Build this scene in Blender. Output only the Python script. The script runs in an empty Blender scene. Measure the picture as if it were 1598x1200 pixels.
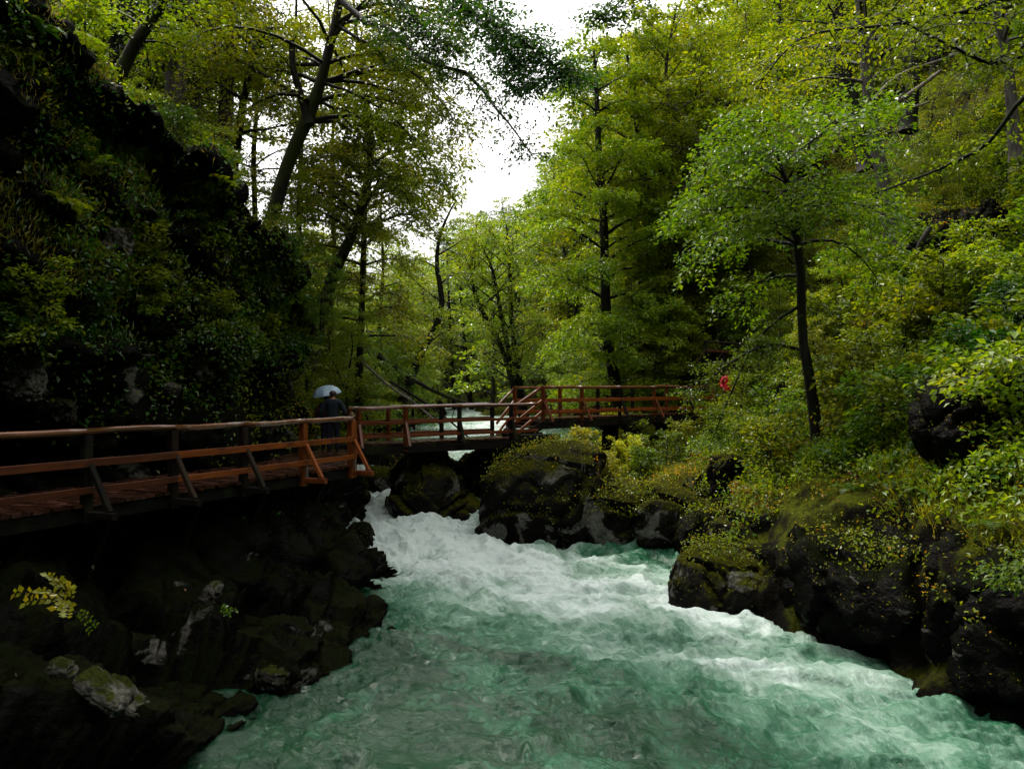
import bpy, bmesh, math, random
import numpy as np
from mathutils import Vector, Matrix

scene = bpy.context.scene
COL = scene.collection
R = math.radians

# ------------------------------------------------------------------ camera
F = 1243.0                    # focal length in photo pixels (photo 1598 wide)
CAMZ, HOR = 4.5, 617.0        # eye height above the pool, horizon row of the photo
cam = bpy.data.cameras.new('camera')
cam.sensor_width = 36.0
cam.lens = 36.0 * F / 1598.0
cam.shift_y = (HOR - 600.0) / 1598.0
cam.clip_start, cam.clip_end = 0.05, 2000
camo = bpy.data.objects.new('camera', cam)
camo.location = (0, 0, CAMZ)
camo.rotation_euler = (R(90), 0, 0)
COL.objects.link(camo)
scene.camera = camo

# ------------------------------------------------------------------ world, sun, exposure
w = bpy.data.worlds.new('World'); scene.world = w; w.use_nodes = True
nt = w.node_tree; nt.nodes.clear()
sky = nt.nodes.new('ShaderNodeTexSky'); sky.sky_type = 'NISHITA'; sky.sun_disc = False
SUN_EL, SUN_AZ = R(58), R(-35)      # azimuth from +Y, negative to the left
sky.sun_elevation = SUN_EL; sky.sun_rotation = SUN_AZ
sky.air_density = 1.0; sky.dust_density = 4.0
sk = nt.nodes.new('ShaderNodeMixRGB'); sk.inputs[0].default_value = 0.88
sk.inputs[2].default_value = (11.4, 11.3, 11.0, 1)     # overcast cloud deck
nt.links.new(sky.outputs[0], sk.inputs[1])
tc = nt.nodes.new('ShaderNodeTexCoord')
sep = nt.nodes.new('ShaderNodeSeparateXYZ'); nt.links.new(tc.outputs['Generated'], sep.inputs[0])
mr = nt.nodes.new('ShaderNodeMapRange'); mr.inputs[1].default_value = 0.0; mr.inputs[2].default_value = 1.0
mr.inputs[3].default_value = 0.62; mr.inputs[4].default_value = 1.35   # overcast sky brightens to the zenith
nt.links.new(sep.outputs[2], mr.inputs[0])
mu = nt.nodes.new('ShaderNodeMixRGB'); mu.blend_type = 'MULTIPLY'; mu.inputs[0].default_value = 1
nt.links.new(sk.outputs[0], mu.inputs[1]); nt.links.new(mr.outputs[0], mu.inputs[2])
bg = nt.nodes.new('ShaderNodeBackground'); bg.inputs[1].default_value = 0.10
nt.links.new(mu.outputs[0], bg.inputs[0])
wo = nt.nodes.new('ShaderNodeOutputWorld'); nt.links.new(bg.outputs[0], wo.inputs[0])

sl = bpy.data.lights.new('sun', 'SUN'); sl.energy = 2.6; sl.angle = R(12); sl.color = (1, 0.95, 0.85)
so = bpy.data.objects.new('sun', sl); COL.objects.link(so)
sd = Vector((math.sin(SUN_AZ) * math.cos(SUN_EL), math.cos(SUN_AZ) * math.cos(SUN_EL), math.sin(SUN_EL)))
so.rotation_euler = (-sd).to_track_quat('-Z', 'Y').to_euler()
so.location = (0, 0, 60)
vs = scene.view_settings
vs.view_transform = 'Standard'; vs.look = 'None'; vs.gamma = 1; vs.use_curve_mapping = False
vs.exposure = 1.2
cy = scene.cycles
cy.max_bounces = 6; cy.diffuse_bounces = 3; cy.glossy_bounces = 2; cy.transmission_bounces = 3
cy.volume_bounces = 0; cy.sample_clamp_indirect = 4.0; cy.use_denoising = True
cy.caustics_reflective = False; cy.caustics_refractive = False

# ------------------------------------------------------------------ helpers
def P(px, py, d):                   # a photo pixel at distance d along +Y, as a point
    return np.array([(px - 799.0) / F * d, d, CAMZ + (HOR - py) / F * d])

def hash3(ix, iy, iz, seed=0):
    n = (ix.astype(np.int64) * 374761393 + iy.astype(np.int64) * 668265263 + iz.astype(np.int64) * 2147483647 + seed * 974634777) & 0xFFFFFFFF
    n = ((n ^ (n >> 13)) * 1274126177) & 0xFFFFFFFF
    n = ((n ^ (n >> 16)) * 2246822519) & 0xFFFFFFFF
    n = (n ^ (n >> 15)) & 0xFFFFFF
    return n / float(0xFFFFFF)

def vnoise(p, seed=0):
    i = np.floor(p); f = p - i; u = f * f * (3 - 2 * f); i = i.astype(np.int64)
    out = 0
    for dx in (0, 1):
        wx = u[:, 0] if dx else 1 - u[:, 0]
        for dy in (0, 1):
            wy = u[:, 1] if dy else 1 - u[:, 1]
            for dz in (0, 1):
                wz = u[:, 2] if dz else 1 - u[:, 2]
                out = out + wx * wy * wz * hash3(i[:, 0] + dx, i[:, 1] + dy, i[:, 2] + dz, seed)
    return out * 2 - 1

def fbm(p, octs=4, seed=0, gain=0.5, ridged=False):
    a, s, tot = 1.0, 0.0, 0.0
    for o in range(octs):
        n = vnoise(p * (2.03 ** o) + 17.3 * o, seed + o)
        if ridged: n = 1 - 2 * np.abs(n)
        s = s + a * n; tot += a; a *= gain
    return s / tot

def blocks(p, seed=0):
    """cell noise: random height per voronoi cell plus a crack term"""
    i0 = np.floor(p).astype(np.int64)
    f1 = np.full(len(p), 9.0); f2 = np.full(len(p), 9.0); val = np.zeros(len(p)); tilt = np.zeros(len(p))
    for dx in (-1, 0, 1):
        for dy in (-1, 0, 1):
            for dz in (-1, 0, 1):
                cx, cy_, cz = i0[:, 0] + dx, i0[:, 1] + dy, i0[:, 2] + dz
                c = np.stack([cx + hash3(cx, cy_, cz, seed), cy_ + hash3(cx, cy_, cz, seed + 1), cz + hash3(cx, cy_, cz, seed + 2)], 1)
                q = p - c; d = np.sqrt((q ** 2).sum(1))
                h = hash3(cx, cy_, cz, seed + 3)
                t = q[:, 0] * (hash3(cx, cy_, cz, seed + 4) - .5) + q[:, 1] * (hash3(cx, cy_, cz, seed + 5) - .5) + q[:, 2] * (hash3(cx, cy_, cz, seed + 6) - .5)
                near = d < f1
                f2 = np.where(near, f1, np.minimum(f2, d))
                val = np.where(near, h, val); tilt = np.where(near, t, tilt); f1 = np.where(near, d, f1)
    return val + .8 * tilt, f2 - f1

def mesh_from(name, V, faces, smooth=True):
    """V (n,3); faces list of int arrays (m,k)"""
    me = bpy.data.meshes.new(name)
    V = np.asarray(V, dtype=np.float32)
    me.vertices.add(len(V)); me.vertices.foreach_set('co', V.ravel())
    if isinstance(faces, np.ndarray): faces = [faces]
    faces = [f for f in faces if len(f)]
    nl = sum(f.size for f in faces); npoly = sum(len(f) for f in faces)
    me.loops.add(nl); me.polygons.add(npoly)
    me.loops.foreach_set('vertex_index', np.concatenate([f.ravel() for f in faces]).astype(np.int32))
    tot = np.concatenate([np.full(len(f), f.shape[1]) for f in faces]).astype(np.int32)
    st = np.concatenate([[0], np.cumsum(tot)[:-1]]).astype(np.int32)
    me.polygons.foreach_set('loop_start', st)
    me.polygons.foreach_set('use_smooth', np.full(npoly, smooth))
    me.update(calc_edges=True)
    return me

def link(name, me, mat=None, parent=None, loc=None):
    o = bpy.data.objects.new(name, me)
    if mat is not None and me is not None and not me.materials:
        for m in (mat if isinstance(mat, (list, tuple)) else [mat]): me.materials.append(m)
    if parent is not None: o.parent = parent
    if loc is not None: o.location = loc
    COL.objects.link(o)
    return o

def tag(o, label=None, cat=None, group=None, kind=None):
    if label: o['label'] = label
    if cat: o['category'] = cat
    if group: o['group'] = group
    if kind: o['kind'] = kind
    return o

def thing(name, label, cat, loc=(0, 0, 0), group=None):
    return tag(link(name, None, loc=loc), label, cat, group)

def copy_thing(root, loc, rz=0, s=1.0, label=None, rot=None):
    r = root.copy(); COL.objects.link(r)
    r.location = loc; r.rotation_euler = rot or (0, 0, rz); r.scale = (s, s, s)
    if label: r['label'] = label
    for ch in list(root.children):
        c = ch.copy(); COL.objects.link(c); c.parent = r
        for g in list(ch.children):
            d = g.copy(); COL.objects.link(d); d.parent = c
    return r

def grid_faces(nu, nv):
    a = np.arange(nu * nv).reshape(nu, nv)
    return np.stack([a[:-1, :-1], a[1:, :-1], a[1:, 1:], a[:-1, 1:]], -1).reshape(-1, 4)

def normals_of(V, Fq):
    n = np.cross(V[Fq[:, 2]] - V[Fq[:, 0]], V[Fq[:, 3]] - V[Fq[:, 1]])
    area = np.linalg.norm(n, axis=1) / 2
    n = n / (np.linalg.norm(n, axis=1)[:, None] + 1e-9)
    return n, area

def vert_normals(V, Fq):
    n, a = normals_of(V, Fq); N = np.zeros_like(V)
    for k in range(4): np.add.at(N, Fq[:, k], n * a[:, None])
    return N / (np.linalg.norm(N, axis=1)[:, None] + 1e-9)

class Wood:                              # collects tapered tubes as one mesh
    def __init__(s): s.V, s.Fs, s.n = [], [], 0
    def tube(s, pts, rad, k=6, bump=0.0, rng=None):
        pts = np.asarray(pts, float); m = len(pts)
        rad = np.asarray(rad, float) * np.ones(m)
        T = np.gradient(pts, axis=0); T /= np.linalg.norm(T, axis=1)[:, None] + 1e-9
        ref = np.array([0.3, 0.9, 0.1]) if abs(T[0, 2]) > .7 else np.array([0, 0, 1.0])
        A = np.cross(T, ref); A /= np.linalg.norm(A, axis=1)[:, None] + 1e-9
        B = np.cross(T, A)
        th = np.arange(k) * 2 * math.pi / k
        rr = rad[:, None] * np.ones((m, k))
        if bump and rng is not None: rr = rr * (1 + rng.uniform(-bump, bump, (m, k)))
        V = pts[:, None, :] + rr[..., None] * (np.cos(th)[None, :, None] * A[:, None, :] + np.sin(th)[None, :, None] * B[:, None, :])
        a = np.arange(m * k).reshape(m, k); b = np.roll(a, -1, axis=1)
        Fq = np.stack([a[:-1], b[:-1], b[1:], a[1:]], -1).reshape(-1, 4) + s.n
        s.V.append(V.reshape(-1, 3)); s.Fs.append(Fq); s.n += m * k
        tip = pts[-1] + T[-1] * rad[-1] * .3                              # close the ends
        s.V.append(np.array([pts[0], tip])); c0, c1 = s.n, s.n + 1; s.n += 2
        base = s.n - 2 - m * k
        r0 = np.arange(k) + base; r1 = np.arange(k) + base + (m - 1) * k
        s.Fs.append(np.stack([r0, np.roll(r0, -1), np.full(k, c0), np.full(k, c0)], -1)[:, :3])
        s.Fs.append(np.stack([np.roll(r1, -1), r1, np.full(k, c1)], -1))
    def mesh(s, name):
        q = [f for f in s.Fs if f.shape[1] == 4]; t = [f for f in s.Fs if f.shape[1] == 3]
        return mesh_from(name, np.concatenate(s.V), [np.concatenate(q), np.concatenate(t)])

def spline(pts, n):
    """Catmull-Rom resample"""
    pts = np.asarray(pts, float); m = len(pts)
    if m < 3: return pts[0] + np.linspace(0, 1, n)[:, None] * (pts[-1] - pts[0])
    t = np.linspace(0, m - 1 - 1e-6, n); i = t.astype(int); f = (t - i)[:, None]
    g = lambda k: pts[np.clip(k, 0, m - 1)]
    p0, p1, p2, p3 = g(i - 1), g(i), g(i + 1), g(i + 2)
    return .5 * (2 * p1 + (p2 - p0) * f + (2 * p0 - 5 * p1 + 4 * p2 - p3) * f ** 2 + (3 * p1 - 3 * p2 + p3 - p0) * f ** 3)

def leaf_quads(C, D, N, size, width=0.62, fold=0.16):
    """four-vertex folded leaves: C base point, D long axis, N normal"""
    D = D / (np.linalg.norm(D, axis=1)[:, None] + 1e-9)
    S = np.cross(D, N); S /= np.linalg.norm(S, axis=1)[:, None] + 1e-9
    U = np.cross(S, D)
    s = size[:, None]
    a = C; c = C + D * s; m = C + D * s * .45
    b = m + S * s * width * .5 + U * s * fold; d = m - S * s * width * .5 + U * s * fold
    V = np.stack([a, b, c, d], 1).reshape(-1, 3)
    return V

def leaf_mesh(name, Vs):
    V = np.concatenate(Vs)
    return mesh_from(name, V, np.arange(len(V)).reshape(-1, 4), smooth=False)

def rand_unit(rng, n):
    v = rng.normal(size=(n, 3)); return v / np.linalg.norm(v, axis=1)[:, None]

# ------------------------------------------------------------------ materials
def newmat(name):
    m = bpy.data.materials.new(name); m.use_nodes = True
    t = m.node_tree; t.nodes.clear()
    out = t.nodes.new('ShaderNodeOutputMaterial')
    return m, t, out

def ramp(t, stops, interp='LINEAR'):
    r = t.nodes.new('ShaderNodeValToRGB'); r.color_ramp.interpolation = interp
    e = r.color_ramp.elements
    while len(e) < len(stops): e.new(0.5)
    for k, (p, c) in enumerate(stops):
        e[k].position = p; e[k].color = (*c, 1)
    return r

def leafmat(name, stops, trans=0.45, rough=0.36, spec=0.34, hue=0.06):
    m, t, out = newmat(name)
    g = t.nodes.new('ShaderNodeNewGeometry'); oi = t.nodes.new('ShaderNodeObjectInfo')
    rp = ramp(t, stops)
    nz = t.nodes.new('ShaderNodeTexNoise'); nz.inputs['Scale'].default_value = 0.55; nz.inputs['Detail'].default_value = 2
    t.links.new(g.outputs['Position'], nz.inputs['Vector'])
    ma = t.nodes.new('ShaderNodeMath'); ma.operation = 'MULTIPLY_ADD'; ma.inputs[1].default_value = 0.55
    m2 = t.nodes.new('ShaderNodeMath'); m2.operation = 'MULTIPLY_ADD'; m2.inputs[1].default_value = 0.9; m2.inputs[2].default_value = -0.22
    t.links.new(nz.outputs[0], m2.inputs[0])
    t.links.new(g.outputs['Random Per Island'], ma.inputs[0]); t.links.new(m2.outputs[0], ma.inputs[2])
    t.links.new(ma.outputs[0], rp.inputs[0])
    hs = t.nodes.new('ShaderNodeHueSaturation')
    mh = t.nodes.new('ShaderNodeMapRange'); mh.inputs[3].default_value = 0.5 - hue * .25; mh.inputs[4].default_value = 0.5 + hue * .25
    mv = t.nodes.new('ShaderNodeMapRange'); mv.inputs[3].default_value = 0.75; mv.inputs[4].default_value = 1.2
    t.links.new(oi.outputs['Random'], mh.inputs[0]); t.links.new(oi.outputs['Random'], mv.inputs[0])
    t.links.new(mh.outputs[0], hs.inputs['Hue']); t.links.new(mv.outputs[0], hs.inputs['Value'])
    t.links.new(rp.outputs[0], hs.inputs['Color'])
    b = t.nodes.new('ShaderNodeBsdfPrincipled'); b.inputs['Roughness'].default_value = rough
    b.inputs['Specular IOR Level'].default_value = spec
    tr = t.nodes.new('ShaderNodeBsdfTranslucent')
    gm = t.nodes.new('ShaderNodeMixRGB'); gm.blend_type = 'MULTIPLY'; gm.inputs[0].default_value = 1
    gm.inputs[2].default_value = (1.9, 1.7, 0.55, 1)
    t.links.new(hs.outputs[0], gm.inputs[1]); t.links.new(gm.outputs[0], tr.inputs[0])
    mx = t.nodes.new('ShaderNodeMixShader'); mx.inputs[0].default_value = trans
    t.links.new(hs.outputs[0], b.inputs['Base Color'])
    t.links.new(b.outputs[0], mx.inputs[1]); t.links.new(tr.outputs[0], mx.inputs[2])
    t.links.new(mx.outputs[0], out.inputs[0])
    return m

LEAF = {
 'yellowgreen': leafmat('leaf_yellowgreen', [(0, (.036, .085, .003)), (.4, (.098, .155, .004)), (.75, (.185, .225, .006)), (1, (.30, .25, .009))]),
 'green':  leafmat('leaf_green', [(0, (.022, .060, .004)), (.45, (.058, .115, .004)), (.8, (.118, .172, .005)), (1, (.21, .22, .010))]),
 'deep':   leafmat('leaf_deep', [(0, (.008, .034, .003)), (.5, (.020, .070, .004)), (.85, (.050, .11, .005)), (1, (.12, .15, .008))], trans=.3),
 'autumn': leafmat('leaf_autumn', [(0, (.09, .13, .006)), (.4, (.22, .19, .008)), (.7, (.34, .21, .010)), (.88, (.38, .11, .012)), (1, (.26, .04, .012))]),
 'spruce': leafmat('needles', [(0, (.006, .020, .008)), (.6, (.014, .040, .012)), (1, (.04, .07, .016))], trans=.12, rough=.55),
 'grass':  leafmat('grass_blade', [(0, (.07, .10, .006)), (.5, (.16, .16, .010)), (1, (.27, .20, .022))]),
 'darkgrass':  leafmat('wet_grass', [(0, (.012, .045, .006)), (.5, (.028, .085, .008)), (1, (.07, .12, .010))], trans=.25),
 'bright': leafmat('leaf_bright', [(0, (.15, .22, .008)), (.5, (.27, .29, .010)), (1, (.38, .29, .015))]),
 'litter': leafmat('fallen_leaf', [(0, (.08, .03, .010)), (.4, (.20, .06, .012)), (.7, (.30, .12, .02)), (1, (.33, .21, .03))], trans=.1),
}

def barkmat(name, c0, c1, moss, mossamt=.5, rough=.75):
    m, t, out = newmat(name)
    co = t.nodes.new('ShaderNodeTexCoord'); mp = t.nodes.new('ShaderNodeMapping'); mp.inputs['Scale'].default_value = (9, 9, 1.6)
    t.links.new(co.outputs['Object'], mp.inputs[0])
    n = t.nodes.new('ShaderNodeTexNoise'); n.inputs['Scale'].default_value = 1.6; n.inputs['Detail'].default_value = 6
    t.links.new(mp.outputs[0], n.inputs['Vector'])
    rp = ramp(t, [(.3, c0), (.7, c1)]); t.links.new(n.outputs[0], rp.inputs[0])
    n2 = t.nodes.new('ShaderNodeTexNoise'); n2.inputs['Scale'].default_value = 1.3; n2.inputs['Detail'].default_value = 5
    t.links.new(co.outputs['Object'], n2.inputs['Vector'])
    rm = t.nodes.new('ShaderNodeMapRange'); rm.inputs[1].default_value = .62 - .3 * mossamt; rm.inputs[2].default_value = .72 - .25 * mossamt
    t.links.new(n2.outputs[0], rm.inputs[0])
    mx = t.nodes.new('ShaderNodeMixRGB'); mx.inputs[2].default_value = (*moss, 1)
    t.links.new(rm.outputs[0], mx.inputs[0]); t.links.new(rp.outputs[0], mx.inputs[1])
    b = t.nodes.new('ShaderNodeBsdfPrincipled'); b.inputs['Roughness'].default_value = rough; b.inputs['Specular IOR Level'].default_value = .15
    t.links.new(mx.outputs[0], b.inputs['Base Color'])
    bp = t.nodes.new('ShaderNodeBump'); bp.inputs['Strength'].default_value = .8; bp.inputs['Distance'].default_value = .03
    t.links.new(n.outputs[0], bp.inputs['Height']); t.links.new(bp.outputs[0], b.inputs['Normal'])
    t.links.new(b.outputs[0], out.inputs[0])
    return m

BARK = {
 'dark': barkmat('bark_dark', (.003, .0025, .002), (.014, .011, .008), (.010, .016, .002), .35),
 'mossy': barkmat('bark_mossy', (.004, .0035, .003), (.018, .015, .011), (.020, .027, .002), .60),
 'pale': barkmat('bark_pale', (.020, .018, .016), (.085, .078, .066), (.03, .036, .008), .25),
 'brown': barkmat('bark_brown', (.014, .010, .008), (.050, .038, .028), (.02, .025, .008), .1),
 'dead': barkmat('dead_wood', (.05, .042, .034), (.17, .15, .13), (.04, .045, .012), .1, .6),
}

def rockmat(name, dark, mid, light, moss, moss_lo, moss_hi, patch=.62, wet=.35, strata=(1.0, 1.0, 1.0)):
    m, t, out = newmat(name)
    g = t.nodes.new('ShaderNodeNewGeometry'); L = t.links.new
    n = t.nodes.new('ShaderNodeTexNoise'); n.inputs['Scale'].default_value = 1.7; n.inputs['Detail'].default_value = 9; n.inputs['Roughness'].default_value = .65
    mp = t.nodes.new('ShaderNodeMapping'); mp.inputs['Rotation'].default_value = (0, R(38), 0); mp.inputs['Scale'].default_value = strata
    L(g.outputs['Position'], mp.inputs[0]); L(mp.outputs[0], n.inputs['Vector'])
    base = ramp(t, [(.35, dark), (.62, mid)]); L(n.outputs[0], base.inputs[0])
    # light limestone patches where the rock has spalled clean
    n2 = t.nodes.new('ShaderNodeTexNoise'); n2.inputs['Scale'].default_value = 1.05; n2.inputs['Detail'].default_value = 7; n2.inputs['Roughness'].default_value = .6
    n2.inputs['Distortion'].default_value = .6
    L(mp.outputs[0], n2.inputs['Vector'])
    pm = t.nodes.new('ShaderNodeMapRange'); pm.inputs[1].default_value = patch; pm.inputs[2].default_value = patch + .035
    L(n2.outputs[0], pm.inputs[0])
    n3 = t.nodes.new('ShaderNodeTexNoise'); n3.inputs['Scale'].default_value = 14; n3.inputs['Detail'].default_value = 6
    L(g.outputs['Position'], n3.inputs['Vector'])
    lr = ramp(t, [(.3, tuple(c * .35 for c in light)), (.7, light)]); L(n3.outputs[0], lr.inputs[0])
    m1 = t.nodes.new('ShaderNodeMixRGB'); L(pm.outputs[0], m1.inputs[0]); L(base.outputs[0], m1.inputs[1]); L(lr.outputs[0], m1.inputs[2])
    # moss grows where the rock looks up
    sp = t.nodes.new('ShaderNodeSeparateXYZ'); L(g.outputs['Normal'], sp.inputs[0])
    n4 = t.nodes.new('ShaderNodeTexNoise'); n4.inputs['Scale'].default_value = 2.6; n4.inputs['Detail'].default_value = 6
    L(g.outputs['Position'], n4.inputs['Vector'])
    a = t.nodes.new('ShaderNodeMath'); a.operation = 'MULTIPLY_ADD'; a.inputs[1].default_value = 1.5
    L(n4.outputs[0], a.inputs[0]); L(sp.outputs[2], a.inputs[2])
    mm = t.nodes.new('ShaderNodeMapRange'); mm.inputs[1].default_value = moss_lo; mm.inputs[2].default_value = moss_hi; L(a.outputs[0], mm.inputs[0])
    mc = ramp(t, [(.3, tuple(c * .35 for c in moss)), (.7, moss)]); L(n3.outputs[0], mc.inputs[0])
    m2 = t.nodes.new('ShaderNodeMixRGB'); L(mm.outputs[0], m2.inputs[0]); L(m1.outputs[0], m2.inputs[1]); L(mc.outputs[0], m2.inputs[2])
    b = t.nodes.new('ShaderNodeBsdfPrincipled'); L(m2.outputs[0], b.inputs['Base Color'])
    rr = t.nodes.new('ShaderNodeMapRange'); rr.inputs[3].default_value = wet; rr.inputs[4].default_value = .9; L(mm.outputs[0], rr.inputs[0])
    L(rr.outputs[0], b.inputs['Roughness']); b.inputs['Specular IOR Level'].default_value = .03
    mul = t.nodes.new('ShaderNodeMath'); mul.operation = 'MULTIPLY_ADD'; mul.inputs[1].default_value = .35; L(n3.outputs[0], mul.inputs[0]); L(n.outputs[0], mul.inputs[2])
    bp = t.nodes.new('ShaderNodeBump'); bp.inputs['Strength'].default_value = 1; bp.inputs['Distance'].default_value = .09
    L(mul.outputs[0], bp.inputs['Height']); L(bp.outputs[0], b.inputs['Normal'])
    L(b.outputs[0], out.inputs[0])
    return m

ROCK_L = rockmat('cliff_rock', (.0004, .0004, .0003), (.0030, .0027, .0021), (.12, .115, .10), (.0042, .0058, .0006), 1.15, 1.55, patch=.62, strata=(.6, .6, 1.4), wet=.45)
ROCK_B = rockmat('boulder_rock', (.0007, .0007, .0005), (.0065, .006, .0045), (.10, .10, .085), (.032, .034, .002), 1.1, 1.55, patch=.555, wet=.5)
ROCK_P = rockmat('pale_rock', (.003, .003, .0025), (.035, .032, .026), (.11, .105, .09), (.02, .025, .003), 1.2, 1.6, patch=.50, wet=.5)  # pale limestone, also slabs with their light painted in
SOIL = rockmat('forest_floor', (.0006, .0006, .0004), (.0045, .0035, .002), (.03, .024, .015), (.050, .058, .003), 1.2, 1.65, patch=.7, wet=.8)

def woodmat(name, c0, c1, rough=.35, lum=.5, wornc=None, worn=.0, spec=.22):
    m, t, out = newmat(name); L = t.links.new
    co = t.nodes.new('ShaderNodeTexCoord'); oi = t.nodes.new('ShaderNodeObjectInfo')
    mp = t.nodes.new('ShaderNodeMapping'); mp.inputs['Scale'].default_value = (1.2, 22, 22)
    ad = t.nodes.new('ShaderNodeVectorMath'); ad.operation = 'ADD'
    cb = t.nodes.new('ShaderNodeCombineXYZ')
    ms = t.nodes.new('ShaderNodeMath'); ms.operation = 'MULTIPLY'; ms.inputs[1].default_value = 37
    L(oi.outputs['Random'], ms.inputs[0]); L(ms.outputs[0], cb.inputs[0]); L(ms.outputs[0], cb.inputs[1])
    L(co.outputs['Object'], ad.inputs[0]); L(cb.outputs[0], ad.inputs[1]); L(ad.outputs[0], mp.inputs[0])
    n = t.nodes.new('ShaderNodeTexNoise'); n.inputs['Scale'].default_value = 1.5; n.inputs['Detail'].default_value = 7; n.inputs['Distortion'].default_value = .5
    L(mp.outputs[0], n.inputs['Vector'])
    rp = ramp(t, [(.3, c0), (.68, c1)]); L(n.outputs[0], rp.inputs[0])
    n2 = t.nodes.new('ShaderNodeTexNoise'); n2.inputs['Scale'].default_value = 2.2; n2.inputs['Detail'].default_value = 5
    L(ad.outputs[0], n2.inputs['Vector'])
    wm = t.nodes.new('ShaderNodeMapRange'); wm.inputs[1].default_value = .60 - .2 * worn; wm.inputs[2].default_value = .74 - .2 * worn; L(n2.outputs[0], wm.inputs[0])
    mx = t.nodes.new('ShaderNodeMixRGB'); mx.inputs[2].default_value = (*(wornc or tuple(c * .4 for c in c0)), 1)
    L(wm.outputs[0], mx.inputs[0]); L(rp.outputs[0], mx.inputs[1])
    hs = t.nodes.new('ShaderNodeHueSaturation'); mv = t.nodes.new('ShaderNodeMapRange')
    mv.inputs[3].default_value = 1 - lum * .5; mv.inputs[4].default_value = 1 + lum * .4; L(oi.outputs['Random'], mv.inputs[0])
    L(mv.outputs[0], hs.inputs['Value']); L(mx.outputs[0], hs.inputs['Color'])
    b = t.nodes.new('ShaderNodeBsdfPrincipled'); L(hs.outputs[0], b.inputs['Base Color']); b.inputs['Specular IOR Level'].default_value = spec
    rr = t.nodes.new('ShaderNodeMapRange'); rr.inputs[3].default_value = rough - .12; rr.inputs[4].default_value = rough + .25; L(n2.outputs[0], rr.inputs[0])
    L(rr.outputs[0], b.inputs['Roughness'])
    bp = t.nodes.new('ShaderNodeBump'); bp.inputs['Strength'].default_value = .5; bp.inputs['Distance'].default_value = .006
    L(n.outputs[0], bp.inputs['Height']); L(bp.outputs[0], b.inputs['Normal'])
    L(b.outputs[0], out.inputs[0])
    return m

W_RAIL = woodmat('wood_red_brown', (.045, .011, .0035), (.135, .036, .010), rough=.26, lum=.5, wornc=(.04, .012, .006), worn=.25)
W_TOP = woodmat('wood_hand_rail', (.045, .016, .007), (.15, .058, .026), rough=.14, spec=.5, lum=.4, wornc=(.16, .11, .08), worn=.15)
W_BOARD = woodmat('wood_orange', (.085, .019, .0035), (.21, .054, .008), rough=.40, lum=.4, wornc=(.05, .012, .004), worn=.15)
W_BROWN = woodmat('wood_dark_orange', (.030, .008, .003), (.085, .022, .006), rough=.45, lum=.5)
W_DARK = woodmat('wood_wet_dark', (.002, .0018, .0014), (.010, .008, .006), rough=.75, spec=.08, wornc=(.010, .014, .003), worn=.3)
W_POSTG = woodmat('wood_weathered', (.008, .005, .003), (.024, .015, .009), rough=.7, spec=.1, wornc=(.008, .008, .004), worn=.4)
W_PLANK = woodmat('wood_deck', (.012, .005, .003), (.050, .018, .010), rough=.20, lum=.9, wornc=(.085, .035, .024), worn=.35)

def plain(name, c, rough=.6, metal=0, noise=.25, scale=8):
    m, t, out = newmat(name); L = t.links.new
    co = t.nodes.new('ShaderNodeTexCoord'); n = t.nodes.new('ShaderNodeTexNoise'); n.inputs['Scale'].default_value = scale; n.inputs['Detail'].default_value = 5
    L(co.outputs['Object'], n.inputs['Vector'])
    rp = ramp(t, [(.3, tuple(x * (1 - noise) for x in c)), (.7, tuple(min(1, x * (1 + noise)) for x in c))]); L(n.outputs[0], rp.inputs[0])
    b = t.nodes.new('ShaderNodeBsdfPrincipled'); L(rp.outputs[0], b.inputs['Base Color']); b.inputs['Roughness'].default_value = rough; b.inputs['Specular IOR Level'].default_value = .2 if rough > .6 else .5
    b.inputs['Metallic'].default_value = metal
    L(b.outputs[0], out.inputs[0]); return m

M_STEEL = plain('galvanised_steel', (.25, .255, .26), .45, .6)
M_SKIN = plain('skin', (.26, .12, .08), .5)
M_HAIR = plain('brown_hair', (.018, .007, .005), .5)
M_NAVY = plain('navy_jacket', (.006, .010, .015), .75)
M_JEAN = plain('dark_blue_trousers', (.004, .006, .014), .8)
M_REDJ = plain('dark_red_jacket', (.020, .003, .004), .7)
M_RED = plain('red_raincoat', (.42, .006, .012), .45)
M_SHOE = plain('shoe_leather', (.05, .04, .03), .6)
M_UMB = plain('umbrella_cloth', (.26, .36, .46), .4, noise=.12, scale=3)

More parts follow.
